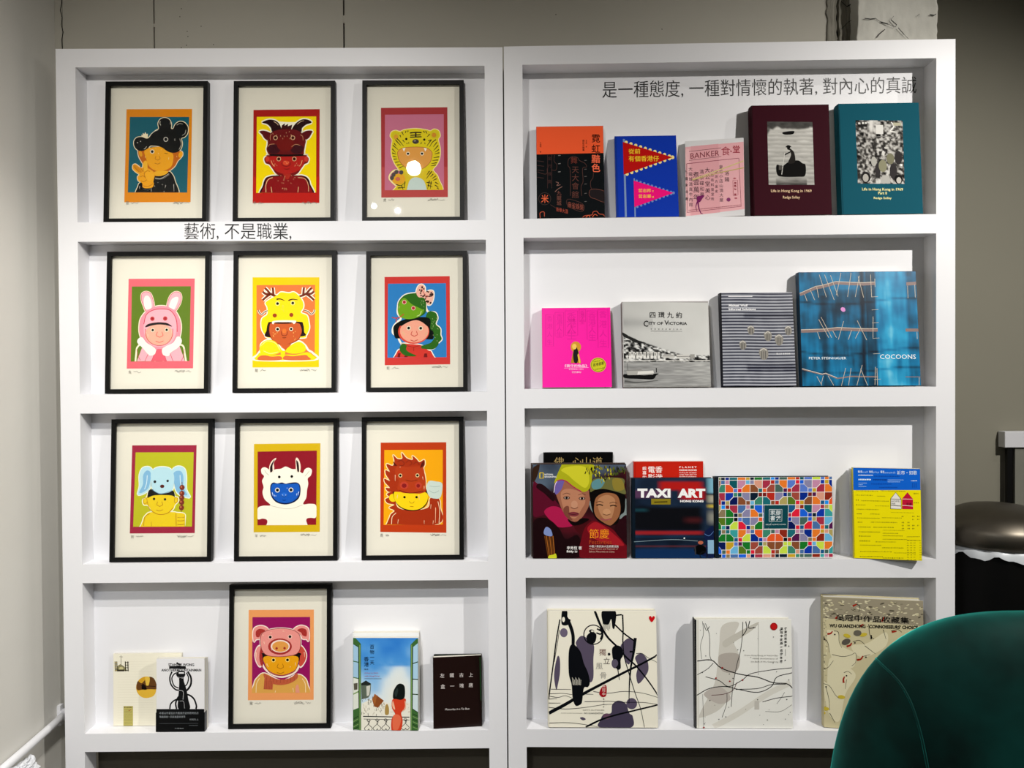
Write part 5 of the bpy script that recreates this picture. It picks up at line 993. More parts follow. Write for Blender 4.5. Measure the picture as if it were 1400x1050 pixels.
    a.b([(490, 730), (505, 690), (535, 660), (552, 680), (548, 750), (520, 765), (495, 750)], 'A0121E'); a.vt('吳冠中', 528, 655, 30, 'F0DCD0', step=34); a.vt('畫展談藝', 527, 775, 13, K, step=22); a.t('GIFTS AUTHORS', 350, 870, 532, 882, '8A8478'); a.dashes(165, 350, 903, 4, '8A8478', random.Random(2)); a.t('WU GUANZHONG', 358, 896, 524, 910, '2A2A28')
    a.b([(928, 132), (906, 105), (908, 86), (922, 82), (930, 94), (940, 82), (954, 88), (950, 108)], 'C81018')
def u_branch(a):
    a.crop(930, 790, 1400 / 370); a.fill('E9E8E0'); G = 'C8C4B8'; K = '14120E'; r = random.Random(5)
    a.r(60, 205, 84, 790, '16161A'); a.r(87, 215, 97, 780, 'DCDACE')
    a.b([(100, 700), (170, 560), (190, 460), (200, 350), (215, 250), (300, 235), (270, 320), (300, 400), (280, 500), (260, 600), (200, 680), (110, 720)], 'CFCBC0'); a.b([(200, 400), (300, 395), (290, 480), (215, 480)], 'B2AAA0'); a.b([(220, 330), (300, 280), (400, 230), (370, 270), (280, 330), (230, 360)], 'C4C0B4'); a.b([(120, 600), (200, 560), (260, 620), (200, 650)], 'BDB5AC'); a.l([(170, 770), (300, 700), (450, 600), (570, 540)], 30, 'DAD7CC'); a.r(383, 635, 408, 680, 'C4C0B6')
    a.l([(88, 430), (160, 425), (210, 465), (300, 495), (400, 512), (480, 540), (550, 545), (585, 570)], 5, K); a.l([(88, 500), (140, 470), (170, 440)], 3, K); a.l([(85, 605), (150, 570), (230, 560), (300, 575), (400, 590), (470, 560), (500, 510), (582, 488)], 4, K); a.l([(130, 510), (200, 530), (250, 560), (320, 525), (360, 495), (460, 475), (582, 462)], 3.5, K); a.l([(160, 605), (220, 600), (270, 580), (290, 540)], 3, '5A2A2A'); a.l([(285, 575), (400, 570), (470, 550), (545, 548)], 3.5, K)
    a.l([(425, 640), (500, 620), (585, 610)], 3.5, K); a.l([(240, 595), (238, 650), (215, 720)], 2.5, K); a.l([(115, 230), (120, 290), (105, 350), (110, 420)], 2, K); a.l([(130, 240), (150, 300), (152, 400), (165, 430)], 2.5, K); a.l([(320, 230), (318, 300), (308, 380), (290, 450), (270, 560), (262, 665)], 3, K); a.l([(335, 228), (340, 265), (320, 300)], 4, K); a.l([(355, 225), (350, 260), (385, 258)], 4, K); a.l([(400, 240), (402, 500)], 1.5, '6A6860'); a.l([(120, 240), (135, 275), (150, 255)], 3, K); a.l([(115, 600), (120, 770)], 1.5, K); a.l([(500, 650), (525, 615), (540, 590)], 2, K); a.l([(440, 690), (520, 690), (580, 655)], 2, '6A6860')
    for _ in range(40): a.e(r.uniform(100, 580), r.uniform(250, 760), r.uniform(1.5, 3.5), None, K, n=6)
    for x, y in ((215, 463), (320, 526), (183, 516), (254, 532), (120, 772)): a.e(x, y, 5, 4, '9A2020', n=8)
    a.e(479, 251, 19, 19, 'A81418'); a.e(479, 251, 14, 14, 'C01A1C'); a.vt('從蒙巴到鴨車', 541, 254, 14, K, .03, step=17); a.vt('吳冠中誕辰一百周年展', 520, 254, 15, K, .03, step=18.6); a.l([(541, 365), (541, 400)], 1.5, K, smooth=False)
    a.t('From Hong Kong to Venice Bay', 330, 395, 503, 404, '8A8880'); a.t('100th Anniversary of', 372, 411, 503, 420, '8A8880'); a.t('the Birth of Wu Guanzhong', 362, 427, 505, 436, '8A8880')
def u_geese(a):
    a.crop(1110, 810, 1050 / 190); a.fill('C9BF98'); r = random.Random(9); K = '1E1A16'; W = 'DDD5B2'
    a.p([(0, 0), (900, 60), (900, 260), (0, 190)], '9A917A')
    a.flecks(12)
    for _ in range(170):
        x = r.uniform(60, 860); y = r.uniform(50, 205) + (x - 60) * .05; a.e(x, y, r.uniform(8, 20), r.uniform(3, 6), r.choice(['DDD5B2', 'CFC7A4', '5A5344', 'C8BE98', '8A836C']), r.uniform(-25, 25), n=8)
    for _ in range(90):
        x = r.uniform(60, 110); y = r.uniform(100, 950); a.e(x, y, r.uniform(4, 12), r.uniform(2, 6), r.choice(['7A7260', 'DDD5B2', '8A8060', 'A8A080']), r.uniform(0, 90), n=7)
    a.flecks(0)
    for P in ([(110, 300), (150, 285), (200, 310), (220, 400), (330, 460), (310, 560), (200, 560), (140, 470)], [(130, 500), (240, 540), (330, 620), (250, 760), (200, 960), (120, 800)], [(300, 400), (420, 380), (560, 300), (560, 400), (420, 480), (340, 470)], [(80, 680), (120, 690), (200, 780), (200, 960), (120, 900)]): a.b(P, W)
    for q in ([(165, 290), (200, 300), (205, 370), (225, 415)], [(150, 465), (230, 480), (290, 470), (330, 455), (330, 520), (300, 550)], [(90, 340), (120, 380), (130, 450)], [(70, 580), (120, 560), (160, 510)], [(240, 600), (270, 590), (300, 610)], [(260, 650), (250, 720)], [(80, 680), (130, 700), (170, 760), (200, 790)], [(100, 700), (125, 800), (130, 880)], [(400, 400), (480, 460)], [(540, 280), (560, 350)], [(310, 370), (360, 360), (400, 390)], [(380, 480), (440, 465)], [(430, 240), (440, 320), (470, 350)], [(130, 900), (170, 970)], [(600, 290), (650, 280), (680, 300)], [(340, 90), (365, 110), (355, 150)]): a.l(q, 4, K, w1=2.5)
    RDc = '9E2414'
    for q in ([(115, 312), (140, 308), (155, 292)], [(262, 405), (290, 395), (300, 378)], [(340, 505), (370, 498), (385, 475)], [(238, 675), (236, 650), (245, 628)], [(605, 298), (640, 292)], [(310, 105), (340, 92)], [(180, 200), (195, 175)], [(365, 255), (390, 240)], [(530, 220), (545, 190)]): a.l(q, 15, RDc, w1=9)
    for x, y in ((172, 316), (325, 378), (408, 484), (260, 622), (103, 705), (93, 352)): a.e(x, y, 6, 6, K, n=10)
    for x, y in ((265, 325), (390, 318), (220, 780), (98, 868), (70, 900)): a.e(x, y, 28, 14, 'C8B23A', r.uniform(-20, 20))
    a.e(345, 305, 30, 22, '6A6458'); a.e(258, 370, 34, 22, '5E584E', -20)
    a.t('吳冠中作品收藏集', 180, 165, 735, 212, K, .015, slope=.045); a.t('WU GUANZHONG · CONNOISSEURS’ CHOICE', 132, 236, 800, 262, K, .03, slope=.025); a.t('I', 444, 320, 454, 350, K, .03)

def q4(ox, oy, sc, *P): return [(ox + x / sc, oy + y / sc) for x, y in P]
c5 = (730, 170, S2)
book(R, 0, q4(*c5, (25, 45), (765, 20), (782, 1040), (33, 1050)), 'orange and black book with black calligraphy title and neon sign drawings', u_orange, c5, th=.018, y0=.012, hard=False, cover='10181C', gloss=False)
book(R, 0, [(841.7, 187.4), (926, 187), (926.6, 297), (841.4, 297.9)], 'bright blue book with a red and a pink pennant on the cover', u_pennant, c5, th=.016, y0=.010, hard=False, cover='0A34A8')
book(R, 0, [(936.6, 194.6), (1016.5, 189.2), (1016.5, 295), (935.7, 296.9)], 'pale pink book with chopsticks and brush writing on the cover', u_banker, c5, th=.016, y0=.026, yaw=9, hard=False, cover='DEDDDE')
book(R, 0, [(1029, 146.5), (1135.6, 143.6), (1135, 293.9), (1029, 294.8)], 'maroon cloth book with a photograph of a boatman', u_maroon, c5, th=.038, y0=.006, cover='3E0A1A', gloss=False)
book(R, 0, [(1149, 143.9), (1258.5, 141.3), (1259.8, 291.7), (1148, 293.6)], 'dark teal cloth book with a photograph of a crowded street', u_teal, c5, th=.036, y0=.006, cover='0A5566', gloss=False)
c3 = (700, 350, 1400 / 300)
book(R, 1, [(740.7, 423.3), (835, 422.2), (835.9, 532.1), (741.8, 532.8)], 'hot pink book with a keyhole and a round yellow sticker', u_pink, c3, th=.022, y0=.008, hard=False, cover='F0189C')
book(R, 1, [(850.3, 415.4), (969.6, 412.8), (970.6, 531.5), (851.8, 531.7)], 'grey harbour photograph book with black title beside the pink book', u_city, c3, th=.026, y0=.008, hard=False, cover='A8A4A2', spine='6A5854')
book(R, 1, [(985.3, 402.3), (1084.3, 401.4), (1087.9, 530.3), (987.7, 530.5)], 'dark book with thin horizontal grey stripes and gloves', u_stripe, c3, th=.028, y0=.006, cover='15162A')
book(R, 1, [(1093.8, 373.6), (1254.8, 372.4), (1256.4, 528.4), (1095, 529.7)], 'large square book covered in blue wrapped scaffolding', u_cocoon, c3, th=.03, y0=.006, cover='0E3A58')
c6 = (710, 570, 1384 / 290)
book(R, 2, q4(*c6, (163, 233), (613, 233), (613, 922), (163, 922)), 'black book with gold calligraphy standing behind the two-children book', u_gold, c6, th=.012, y0=.0535, hard=True, cover='0E0D10')
book(R, 2, q4(*c6, (78, 306), (690, 300), (697, 915), (84, 915)), 'rear copy of the two-children book, only its top and left edge showing', None, c6, th=.012, y0=.027, cover='4A3C34', top_y=.036)
book(R, 2, q4(*c6, (85, 315), (697, 308), (703, 920), (92, 922)), 'photograph book of two children in yellow hats and red robes', u_fest, c6, th=.018, y0=.006, cover='2A0C12', top_y=.015)
book(R, 2, q4(*c6, (748, 293), (1202, 292), (1202, 925), (748, 925)), 'red book with white title standing behind the taxi book', u_planet, c6, th=.018, y0=.044, hard=False, cover='C02010')
book(R, 2, q4(*c6, (735, 405), (1268, 402), (1268, 930), (738, 930)), 'dark book with heavy white title over blurred red taxis', u_taxi, c6, th=.026, y0=.006, cover='10202E', top_y=.014)
book(R, 2, q4(960, 570, 1400 / 340, (92, 337), (497, 337), (505, 790), (96, 790)), 'rear copy of the mosaic patterned book, its pale blue top edge showing', None, c6, th=.012, y0=.050, cover='7AA4B4')
book(R, 2, q4(960, 570, 1400 / 340, (70, 339), (725, 342), (743, 802), (78, 798)), 'wide book with a multicoloured octagon mosaic pattern and dark spine', u_mosaic, c6, th=.03, y0=.008, cover='1A2C38', top_y=.016, spine='202C34')
c7 = (1160, 630, 1050 / 145)
book(R, 2, [(1163.5, 641.5), (1252, 642), (1254, 763), (1163.5, 762)], 'rear copy of the yellow and blue book, grey page edges showing', None, c7, th=.016, y0=.034, yaw=5, hard=False, cover='C8C8C4', top_y=.045)
book(R, 2, [(1166.5, 640.4), (1257.6, 641.5), (1259.7, 767.4), (1166, 762.5)], 'yellow book with handwriting, two small houses and a blue top band', u_yellow, c7, th=.02, y0=.006, yaw=11, hard=False, cover='E0D206', top_y=.022)
c8 = (710, 790, 1324 / 290)
book(R, 3, [(749.4, 837.1), (896.2, 836.4), (900.6, 996), (749.4, 996.2)], 'large cream book with black and violet ink brush shapes and a red heart', u_ink, c8, th=.032, y0=.006, cover='E6E1CE', gloss=False)
c9 = (930, 790, 1400 / 370)
book(R, 3, [(952, 846.5), (1075, 845.5), (1080, 994), (952, 993)], 'rear copy of the bare branches book, its top edge showing', None, c9, th=.014, y0=.040, cover='DCDCD4')
book(R, 3, [(949.5, 848.3), (1080.6, 846.8), (1085.4, 996.7), (950.5, 995.2)], 'white book with thin black branches, a red dot and a black spine', u_branch, c9, th=.026, y0=.008, cover='E4E3DA', spine='16161A', gloss=False, top_y=.02)
book(R, 3, [(1125, 816.4), (1262.2, 823), (1263, 1000), (1125.6, 992)], 'thick beige book painted with geese, partly behind the green chair', u_geese, c9, th=.036, y0=.018, yaw=9, cover='C4BA94', gloss=False)
# ------------------------------------------------------------------ books on the left bookcase, bottom shelf
def u_cream(a):
    a.crop(130, 870, 7.5); a.fill('EBE6D2'); r = random.Random(2)
    for y in range(260, 900, 26): a.l([(230, y), (600, y + r.uniform(-3, 3))], 1.6, 'DAD4BE', smooth=False, lift=False)
    a.up(); a.e(525, 523, 105, 110, 'D8A428'); a.b([(425, 500), (440, 460), (480, 480), (540, 420), (600, 430), (632, 500), (630, 540), (560, 545), (480, 555), (430, 545)], '6A4420'); a.b([(440, 560), (520, 545), (620, 550), (600, 610), (530, 632), (470, 615)], 'E4B63C')
    a.b([(515, 420), (560, 425), (550, 500), (525, 505)], 'E8C04A'); a.b([(480, 540), (485, 490), (510, 500), (530, 545)], '1E1610'); a.l([(470, 505), (620, 515)], 6, '2A1A10')
    a.l([(265, 195), (266, 300)], 4, '4A4638'); a.l([(248, 210), (285, 212)], 3, '4A4638'); a.p([(215, 355), (220, 310), (260, 285), (300, 310), (330, 355)], '8A8460')
    for x in (205, 222, 310, 335): a.l([(x, 258), (x + 4, 358)], 10, '4A442C'); 
    for y in (268, 295, 322, 350): a.l([(200, y), (225, y)], 5, 'B8A860', smooth=False); a.l([(305, y), (345, y)], 5, '2A2618', smooth=False)
    a.e(268, 332, 22, 20, 'C8C08A'); a.r(230, 340, 300, 358, '3A3626')
    a.r(293, 712, 390, 912, 'B8AE62'); a.dashes(300, 380, 725, 12, '6A6230', r, .3, 1, .3)
    for y in range(750, 905, 14): a.dashes(300, 382, y, 5, '8A8248', r, .5, 2, .5)
    a.up(); a.l([(345, 760), (372, 748)], 6, 'A04A2A')
def u_snakeman(a):
    a.crop(130, 870, 7.5); a.fill('E4E3E4'); K = '14161A'
    a.p([(770, 330), (775, 305), (940, 305), (945, 335)], K); a.l([(850, 272), (890, 300)], 16, K); a.b([(855, 360), (930, 360), (915, 440), (940, 540), (955, 640), (965, 735), (850, 735), (850, 640), (862, 540), (868, 440)], K); a.b([(840, 385), (890, 370), (935, 385), (905, 430), (865, 425)], K)
    a.l([(800, 360), (775, 420), (785, 490), (830, 540), (880, 545)], 15, K); a.l([(855, 370), (820, 385), (795, 430), (815, 500), (860, 525)], 12, K); a.l([(960, 360), (990, 420), (985, 490), (945, 545), (900, 560)], 19, K); a.l([(945, 370), (965, 420), (950, 480), (920, 510)], 12, K)
    a.l([(760, 735), (775, 680), (830, 640), (870, 660)], 14, K); a.l([(830, 735), (825, 670), (870, 600), (950, 590), (1010, 630), (1035, 700), (1030, 735)], 17, K); a.l([(840, 640), (900, 620), (945, 670), (960, 735)], 12, K); a.l([(860, 545), (905, 560), (900, 640)], 4, 'C8C8CA'); a.l([(865, 655), (905, 660), (912, 730)], 3, 'C8C8CA'); a.r(868, 366, 920, 380, 'E8E8E8'); a.t('又一山人', 858, 412, 925, 428, 'E8E8E8', .04)
    a.t('STANLEY WONG', 766, 278, 1028, 306, K, .03); a.t('ANOTHERMOUNTAINMAN', 692, 332, 1098, 358, K, .03); a.l([(775, 296), (940, 296)], 2, 'C8C8C8', smooth=False)
def u_belly(a):
    a.crop(130, 870, 7.5); a.p([(600, 735), (1125, 735), (1125, 990), (590, 990)], '0E1216'); G = '9EA4A8'
    a.t('本書以作者設計大膽敢於創作思考的方', 652, 764, 1056, 788, G, -.005); a.t('敬邀讀者一同走進藝術世界', 652, 802, 918, 826, G, -.005); a.t('何常在上', 960, 832, 1052, 852, G, -.005); a.l([(648, 882), (1048, 882)], 2, '6A7074', smooth=False); a.dashes(955, 1048, 902, 6, '6A7074', random.Random(1)); a.t('中華書局', 806, 928, 896, 938, G)
def sky(U, V):
    n = vnoise(U, V, 3, 4, 71, 3); t = 1 - V * 1.0 + (n - .5) * .7 - .35 * np.exp(-((U - .72) / .22) ** 2) * (V > .3)
    return ramp(t, [(0, 'E4E6DC'), (.35, 'D4E0E4'), (.6, '8FBCE0'), (.85, '4A92D4'), (1.1, '2E78C8')])
def u_balcony(a):
    a.crop(475, 860, 1050 / 145); a.grid(55, 88, 700, 1024, 24, 34, sky); K = '1E2220'; G = '3E6A34'; GL = '7A9A5C'
    r = random.Random(4); a.p([(134, 850), (140, 740), (250, 690), (400, 740), (620, 740), (620, 1015), (134, 1000)], 'E6E2D2')
    a.p([(134, 540), (180, 515), (232, 545), (225, 650), (210, 680), (138, 700)], '5E6A5C'); a.p([(134, 545), (180, 512), (232, 545), (215, 560), (140, 560)], '2C3230'); a.p([(185, 570), (225, 560), (215, 655), (190, 670)], 'C8C8BC')
    for _ in range(70): x = r.uniform(140, 360); y = r.uniform(660, 845); a.l([(x, y), (x + r.uniform(-4, 4), y + r.uniform(10, 30))], r.uniform(2, 5), r.choice([K, '6A6A5C', 'B8B09A', '8A7A5A']), smooth=False, lift=False)
    a.up(); a.p([(268, 645), (358, 715), (300, 785), (262, 770), (242, 700)], '8A4A22'); a.p([(268, 645), (290, 665), (270, 760), (244, 700)], 'A05E2C'); a.b([(370, 850), (372, 770), (392, 750), (408, 790), (405, 850)], 'A88A4A')
    for _ in range(20): x = r.uniform(420, 620); y = r.uniform(735, 840); a.l([(x, y), (x + r.uniform(8, 24), y)], r.uniform(2, 4), r.choice(['B8B4A8', '9A9E98', 'C8A078']), smooth=False, lift=False)
    a.up()
    a.l([(153, 866), (612, 884)], 9, K, smooth=False); a.l([(160, 892), (612, 912)], 5, K, smooth=False)
    for x in (205, 290, 375, 570):
        a.l([(x - 15, 905), (x + 12, 925), (x - 5, 950), (x - 38, 985), (x - 15, 1008), (x + 8, 990)], 5, K); a.l([(x + 25, 905), (x, 930), (x + 12, 955), (x + 40, 985), (x + 20, 1008), (x, 992)], 5, K); a.ring(x, 905, 12, 4, K)
    a.p([(55, 88), (80, 92), (132, 150), (135, 1000), (55, 992)], G); a.p([(58, 150), (108, 180), (112, 780), (58, 800)], '9CC0D8'); a.p([(58, 480), (110, 490), (112, 780), (58, 800)], 'D8DCD0')
    for y in (320, 480): a.l([(58, y), (110, y + 12)], 9, G, smooth=False)
    a.l([(58, 645), (110, 620)], 12, GL, smooth=False); a.l([(108, 180), (112, 780)], 5, K, smooth=False); a.l([(58, 150), (108, 182)], 5, K, smooth=False); a.l([(122, 160), (124, 1000)], 9, GL, smooth=False); a.p([(62, 540), (100, 535), (98, 600), (65, 605)], '5A5648')
    for i in range(5): a.l([(60, 890 + i * 26), (108, 862 + i * 26)], 7, GL if i % 2 else '24401E', smooth=False)
    a.p([(700, 98), (680, 105), (625, 160), (622, 1015), (700, 1022)], G); a.p([(698, 145), (650, 185), (645, 800), (698, 840)], 'A4C8DE'); a.p([(698, 500), (648, 505), (645, 800), (698, 840)], 'C8D8DC')
    for y in (350, 505, 655): a.l([(646, y), (700, y - 18 + 22 * (y > 400))], 10, '2A4A28', smooth=False)
    a.l([(648, 185), (643, 800)], 5, K, smooth=False); a.l([(643, 800), (700, 838)], 6, K, smooth=False); a.l([(635, 160), (630, 1015)], 8, GL, smooth=False)
    for i in range(6): a.l([(646, 850 + i * 26), (698, 876 + i * 26)], 7, GL if i % 2 else '24401E', smooth=False)
    RD = 'CE3E22'; a.b([(440, 715), (470, 695), (560, 695), (578, 720), (560, 800), (530, 840), (545, 920), (520, 1020), (440, 1020), (435, 900), (470, 850), (440, 790)], RD); a.b([(450, 870), (500, 855), (530, 900), (500, 1000), (450, 1000)], 'E06A48'); a.b([(440, 750), (450, 720), (470, 800), (450, 790)], 'E8B090'); a.l([(570, 720), (572, 790), (545, 820)], 9, 'E8B090')
    a.b([(450, 690), (455, 620), (490, 560), (530, 548), (565, 580), (565, 680), (530, 708), (480, 700)], '1A2220'); a.b([(465, 640), (490, 590), (500, 620), (480, 680)], '2E3A38')
    a.vt('百物一天', 242, 155, 46, '1A2A3A', 0, step=52); a.vt('香港', 186, 275, 50, '1A2A3A', 0, step=52); a.t('陳浩', 166, 393, 204, 408, '1A2A3A'); a.t('A Day on Earth', 168, 432, 302, 446, 'B05A70'); a.t('with Hong Kong', 168, 462, 314, 477, 'B05A70'); a.l([(168, 492), (335, 495)], 3, '5A6A80', smooth=False)
def u_tin(a):
    a.crop(470, 850, 1378 / 210); a.fill('271512'); W = 'D8D0CC'
    for i, ch in enumerate('左鐵古上'): a.vt(ch, 885 + i * 86, 468 + i * -2, 42, W, 0)
    for i, ch in enumerate('盒一塊唐'): a.vt(ch, 890 + i * 84, 568 - i * 4, 42, W, 0)
    a.t('Memories in a Tin Box', 912, 786, 1130, 804, W, 0, slope=-.03); a.l([(1225, 320), (1228, 500), (1232, 715)], 4, '2A6A3A', smooth=False)
cb = (130, 870, 7.5)
book(L, 3, [(154.7, 894), (248.6, 893.7), (248.6, 991.6), (155.3, 991.8)], 'thin cream book with a round golden street picture', u_cream, cb, th=.008, y0=.046, hard=False, cover='E2DCC6', gloss=False)
book(L, 3, [(223, 900.5), (284, 900), (281, 995), (217, 995)], 'rear copy of the white and black figure book', None, cb, th=.012, y0=.026, hard=False, cover='DCDCDE', top_y=.030)
b20 = book(L, 3, [(216.4, 901.3), (281.3, 900.7), (278, 998.9), (211.5, 999.3)], 'white book with a black coiled figure and a black paper band', u_snakeman, cb, th=.014, y0=.006, hard=False, cover='DCDCDE', top_y=.012)
def belly(bk, quad):
    m, w, h = stand(L, 3, quad, .014, .006, 0, 0, .012)
    hb = h * .265; t = bk; bm = bmesh.new()
    box_bm(bm, -.0015, w + .001, -.0012, -.0008, .0005, hb); box_bm(bm, w + .0005, w + .001, -.0008, .0145, .0005, hb)
    o = fin(bm, 'paper_band', mat('band_black', '0E1216', .4), t)
    a = Art(w, h, quad, *cb); u_belly(a); a.build('band_print', PRG, t, -.0014)
belly(b20, [(216.4, 901.3), (281.3, 900.7), (278, 998.9), (211.5, 999.3)])
cd = (475, 860, 1050 / 145)
book(L, 3, [(482.5, 866), (573.5, 865.4), (573, 996), (482.5, 995)], 'rear copy of the balcony book, its white top edge showing', None, cd, th=.02, y0=.032, hard=False, cover='EDEDEA')
book(L, 3, [(482.5, 872.4), (571.8, 872.8), (571.8, 1000.6), (482.5, 998.2)], 'book with a woman in red on a balcony between green shutters', u_balcony, cd, th=.014, y0=.004, yaw=1.5, hard=False, cover='D0D8DC', top_y=.016)
book(L, 3, [(594, 896.5), (658.5, 894.8), (659, 992), (594, 995)], 'rear copy of the dark brown book', None, cd, th=.010, y0=.040, hard=True, cover='1E2A1E')
book(L, 3, [(591.9, 899.5), (658.5, 896.5), (659.2, 994.2), (593.1, 997.6)], 'dark brown book with white handwritten characters', u_tin, cd, th=.012, y0=.008, yaw=-6, hard=False, cover='271512', top_y=.02)
# ------------------------------------------------------------------ bin, counter, pipe, chair
def velvet():
    m = bpy.data.materials.new('green_velvet'); m.use_nodes = True; nt = m.node_tree; b = nt.nodes['Principled BSDF']
    tc = nt.nodes.new('ShaderNodeTexCoord'); n = nt.nodes.new('ShaderNodeTexNoise'); n.inputs['Scale'].default_value = 7; n.inputs['Detail'].default_value = 3
    nt.links.new(tc.outputs['Object'], n.inputs['Vector']); rp = nt.nodes.new('ShaderNodeValToRGB')
    rp.color_ramp.elements[0].position = .35; rp.color_ramp.elements[0].color = (.0001, .002, .0015, 1)
    rp.color_ramp.elements[1].position = .65; rp.color_ramp.elements[1].color = (.0006, .026, .021, 1)
    nt.links.new(n.outputs[0], rp.inputs[0]); nt.links.new(rp.outputs[0], b.inputs['Base Color'])
    b.inputs['Roughness'].default_value = .75; b.inputs['Specular IOR Level'].default_value = .15
    b.inputs['Sheen Weight'].default_value = .85; b.inputs['Sheen Roughness'].default_value = .42; b.inputs['Sheen Tint'].default_value = (.02, .60, .50, 1)
    n2 = nt.nodes.new('ShaderNodeTexNoise'); n2.inputs['Scale'].default_value = 9; nt.links.new(tc.outputs['Object'], n2.inputs['Vector'])
    bp = nt.nodes.new('ShaderNodeBump'); bp.inputs['Strength'].default_value = .25; bp.inputs['Distance'].default_value = .02
    nt.links.new(n2.outputs[0], bp.inputs['Height']); nt.links.new(bp.outputs[0], b.inputs['Normal'])
    return m
VEL = velvet()
# bin
bx_, by_ = 1.445, 2.31
t = thing('trash_bin', 'black bin with a domed steel lid and a white liner edge beside the bookcase', 'bin', Matrix.Translation((bx_, by_, 0)))
BR_ = .165; zl = at_y(1360, 757, by_ - .15).z
bm = bmesh.new(); lathe(bm, [(BR_ * .9, 0), (BR_ * .92, .02), (BR_ * .97, zl - .02), (BR_ * .97, zl)]); fin(bm, 'body', mat('black_plastic', '080808', .5, spec=.2), t, smooth=True)
STEEL = mat('brushed_steel', '6A645A', .42, metal=1, noise=.3, scale=50)
bm = bmesh.new(); lathe(bm, [(BR_, zl + .004), (BR_ * 1.03, zl + .02), (BR_ * 1.03, zl + .045), (BR_ * .99, zl + .06), (BR_ * .8, zl + .088), (BR_ * .5, zl + .108), (BR_ * .2, zl + .116), (.01, zl + .118)]); fin(bm, 'lid', STEEL, t, smooth=True)
bm = bmesh.new(); rb = random.Random(2); n = 90; rings = []
ph = [rb.uniform(0, 6) for _ in range(4)]
for r0, z0, k in ((BR_ * .96, zl + .003, 0), (BR_ * 1.0, zl - .004, .004), (BR_ * 1.012, zl - .02, .009)):
    rings.append([bm.verts.new(((r0 + .002 * math.sin(17 * 2 * math.pi * i / n + ph[0])) * math.cos(2 * math.pi * i / n), (r0 + .002 * math.sin(17 * 2 * math.pi * i / n + ph[0])) * math.sin(2 * math.pi * i / n), z0 + k * math.sin(11 * 2 * math.pi * i / n + ph[1]) * .7 + k * math.sin(23 * 2 * math.pi * i / n + ph[2]) * .4)) for i in range(n)])
for A, B in zip(rings, rings[1:]):
    for i in range(n): bm.faces.new((A[i], A[(i + 1) % n], B[(i + 1) % n], B[i]))
fin(bm, 'bin_liner', mat('white_film', 'C8CCD0', .35), t, smooth=True)
# counter
cy = 2.52; cx = at_y(1378, 600, cy).x; zt = at_y(1385, 590, cy).z; zb = at_y(1385, 612, cy).z; xl = at_y(1374, 600, cy).x
t = thing('counter', 'white-topped grey counter with a slim black leg behind the bin', 'counter', Matrix.Translation((cx, cy, 0)))
box('countertop', xl - cx, .9, 0, .036, zb, zt, mat('counter_white', 'C8C8CC', .4), t, .002)
box('front_panel', .03, .9, .010, .02, .08, zb, mat('grey_panel', '77766C', .5, noise=.2), t, .001)
box('leg', .004, .022, .008, .022, 0, zb, BLACKW, t, .001)
box('base', .03, .9, .022, .034, 0, .08, mat('grey_panel', '77766C', .5), t, .001)
# pipe and box on the left wall
t = thing('wall_pipe', 'white pipe clipped along the left wall near the floor', 'pipe', Matrix.Translation((XL + .018, 2.3, 0)))
za = at_y(80, 983, 2.3).z
bm = bmesh.new(); tube(bm, [(0, .02, za + .012), (0, -.08, za + .004), (0, -.2, za - .004), (0, -.30, za - .010)], .011, 14); fin(bm, 'pipe', WHITE, t, smooth=True)
bm = bmesh.new(); tube(bm, [(0, .0, za + .010), (0, .014, za + .012)], .016, 14); box_bm(bm, -.0178, -.008, -.002, .016, za - .02, za + .04); fin(bm, 'clip', WHITE, t)
t = thing('junction_box', 'white junction box with peeling tape at the lower left corner', 'junction box', Matrix.Translation((XL + .001, 2.07, 0)))
zj = at_y(20, 1035, 2.1).z
box('housing', 0, .035, -.07, .06, zj - .13, zj - .03, WHITE, t, .004)
bm = bmesh.new(); rb = random.Random(7); nx, ny = 14, 14; vs = []
for j in range(ny + 1):
    vs.append([bm.verts.new((.036 + rb.uniform(0, .010) - .03 * max(0, j / ny - .35), -.06 + .13 * i / nx + rb.uniform(-.003, .003), zj - .06 + .05 * j / ny + rb.uniform(-.003, .003) * (j > 8))) for i in range(nx + 1)])
for j in range(ny):
    for i in range(nx): bm.faces.new((vs[j][i], vs[j][i + 1], vs[j + 1][i + 1], vs[j + 1][i]))
fin(bm, 'tape', mat('white_tape', 'E4E6EA', .3), t)
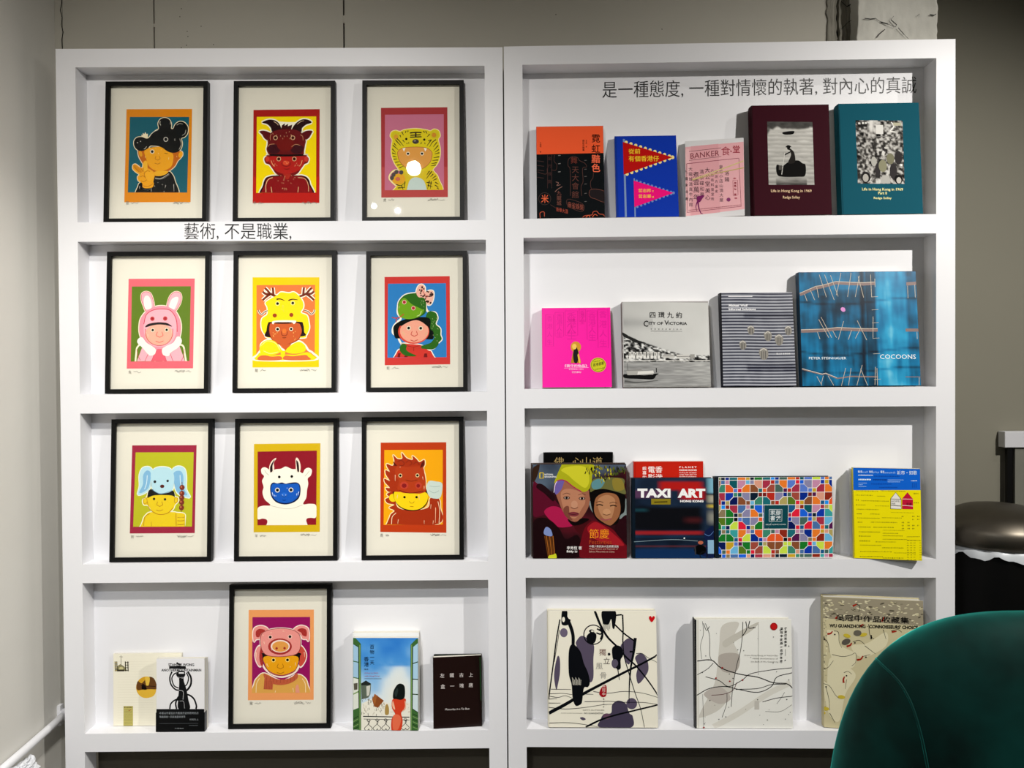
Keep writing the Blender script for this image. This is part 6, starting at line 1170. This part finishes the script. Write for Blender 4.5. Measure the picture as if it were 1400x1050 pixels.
# chair seen from behind
CHX, CHY = .945, 1.45
t = thing('tub_chair', 'dark green velvet tub chair with its rounded back towards the camera', 'chair', Matrix.Translation((CHX, CHY, 0)))
AW, Z0, HH, EX = .316, .43, .532, 2.85
def outline(th):
    c, s = math.cos(th), math.sin(th)
    if s >= 0: return (AW * math.copysign(abs(c) ** (2 / EX), c), Z0 + HH * abs(s) ** (2 / EX))
    return (AW * math.copysign(abs(c) ** (2 / 6), c), Z0 - .27 * abs(s) ** (2 / 6))
def bend(x, z): return .9 * x * x + .25 * abs(x) ** 3 - .10 * (z - Z0)
bm = bmesh.new(); n = 96; m_ = 24; T = .095; rings = []
for k in range(1, m_):
    ps = -math.pi / 2 + math.pi * k / m_; c = max(0, math.cos(ps)) ** .5; s = math.copysign(abs(math.sin(ps)) ** .8, math.sin(ps))
    rings.append([])
    for i in range(n):
        x, z = outline(2 * math.pi * i / n); zc = .55
        X = x * (1 - (1 - c) * .999); Zv = zc + (z - zc) * c
        rings[-1].append(bm.verts.new((X, bend(X, Zv) + T * s, Zv)))
for A, B in zip(rings, rings[1:]):
    for i in range(n): bm.faces.new((A[i], A[(i + 1) % n], B[(i + 1) % n], B[i]))
def cap(ring, s):
    v = bm.verts.new((0, bend(0, .55) + T * s, .55))
    for i in range(n): bm.faces.new((ring[i], ring[(i + 1) % n], v))
cap(rings[0], -1); cap(rings[-1], 1)
back = fin(bm, 'backrest', VEL, t, smooth=True)
# seams: follow the outer surface
from mathutils.bvhtree import BVHTree
bv = BVHTree.FromObject(back, bpy.context.evaluated_depsgraph_get())
def seam(px):
    pts = []
    for x, y in cr_smooth(px, False, 5):
        d = ray(x, y); o = Vector((0, 0, CAMZ)) - Vector((CHX, CHY, 0))
        h = bv.ray_cast(o, d.normalized())
        if h[0]: pts.append(h[0] - d.normalized() * .0005)
    return pts
P = seam([(1196, 899), (1205, 908), (1220, 922), (1232, 936), (1246, 962), (1258, 1000), (1268, 1048), (1276, 1100), (1280, 1180)])
if len(P) > 3:
    bm = bmesh.new(); tube(bm, P, .0022, 8); fin(bm, 'seam', VEL, t, smooth=True)
    bm = bmesh.new(); tube(bm, [(-p.x, p.y, p.z) for p in P], .0022, 8); fin(bm, 'seam', VEL, t, smooth=True)
bm = bmesh.new(); n = 40; rings = []
for r0, z in ((.22, .22), (.255, .24), (.265, .34), (.255, .42), (.22, .45), (.1, .46)):
    rings.append([bm.verts.new((r0 * math.cos(2 * math.pi * i / n), .27 + r0 * math.sin(2 * math.pi * i / n) * .85, z)) for i in range(n)])
for A, B in zip(rings, rings[1:]):
    for i in range(n): bm.faces.new((A[i], A[(i + 1) % n], B[(i + 1) % n], B[i]))
bm.faces.new(rings[0][::-1]); bm.faces.new(rings[-1]); fin(bm, 'seat', VEL, t, smooth=True)
for sx in (-1, 1):
    for yy in (.10, .42):
        bm = bmesh.new(); tube(bm, [(sx * .19, yy, 0), (sx * .17, yy, .23)], .012, 12); fin(bm, 'leg', mat('black_metal', '101010', .4, metal=.6), t, smooth=True)
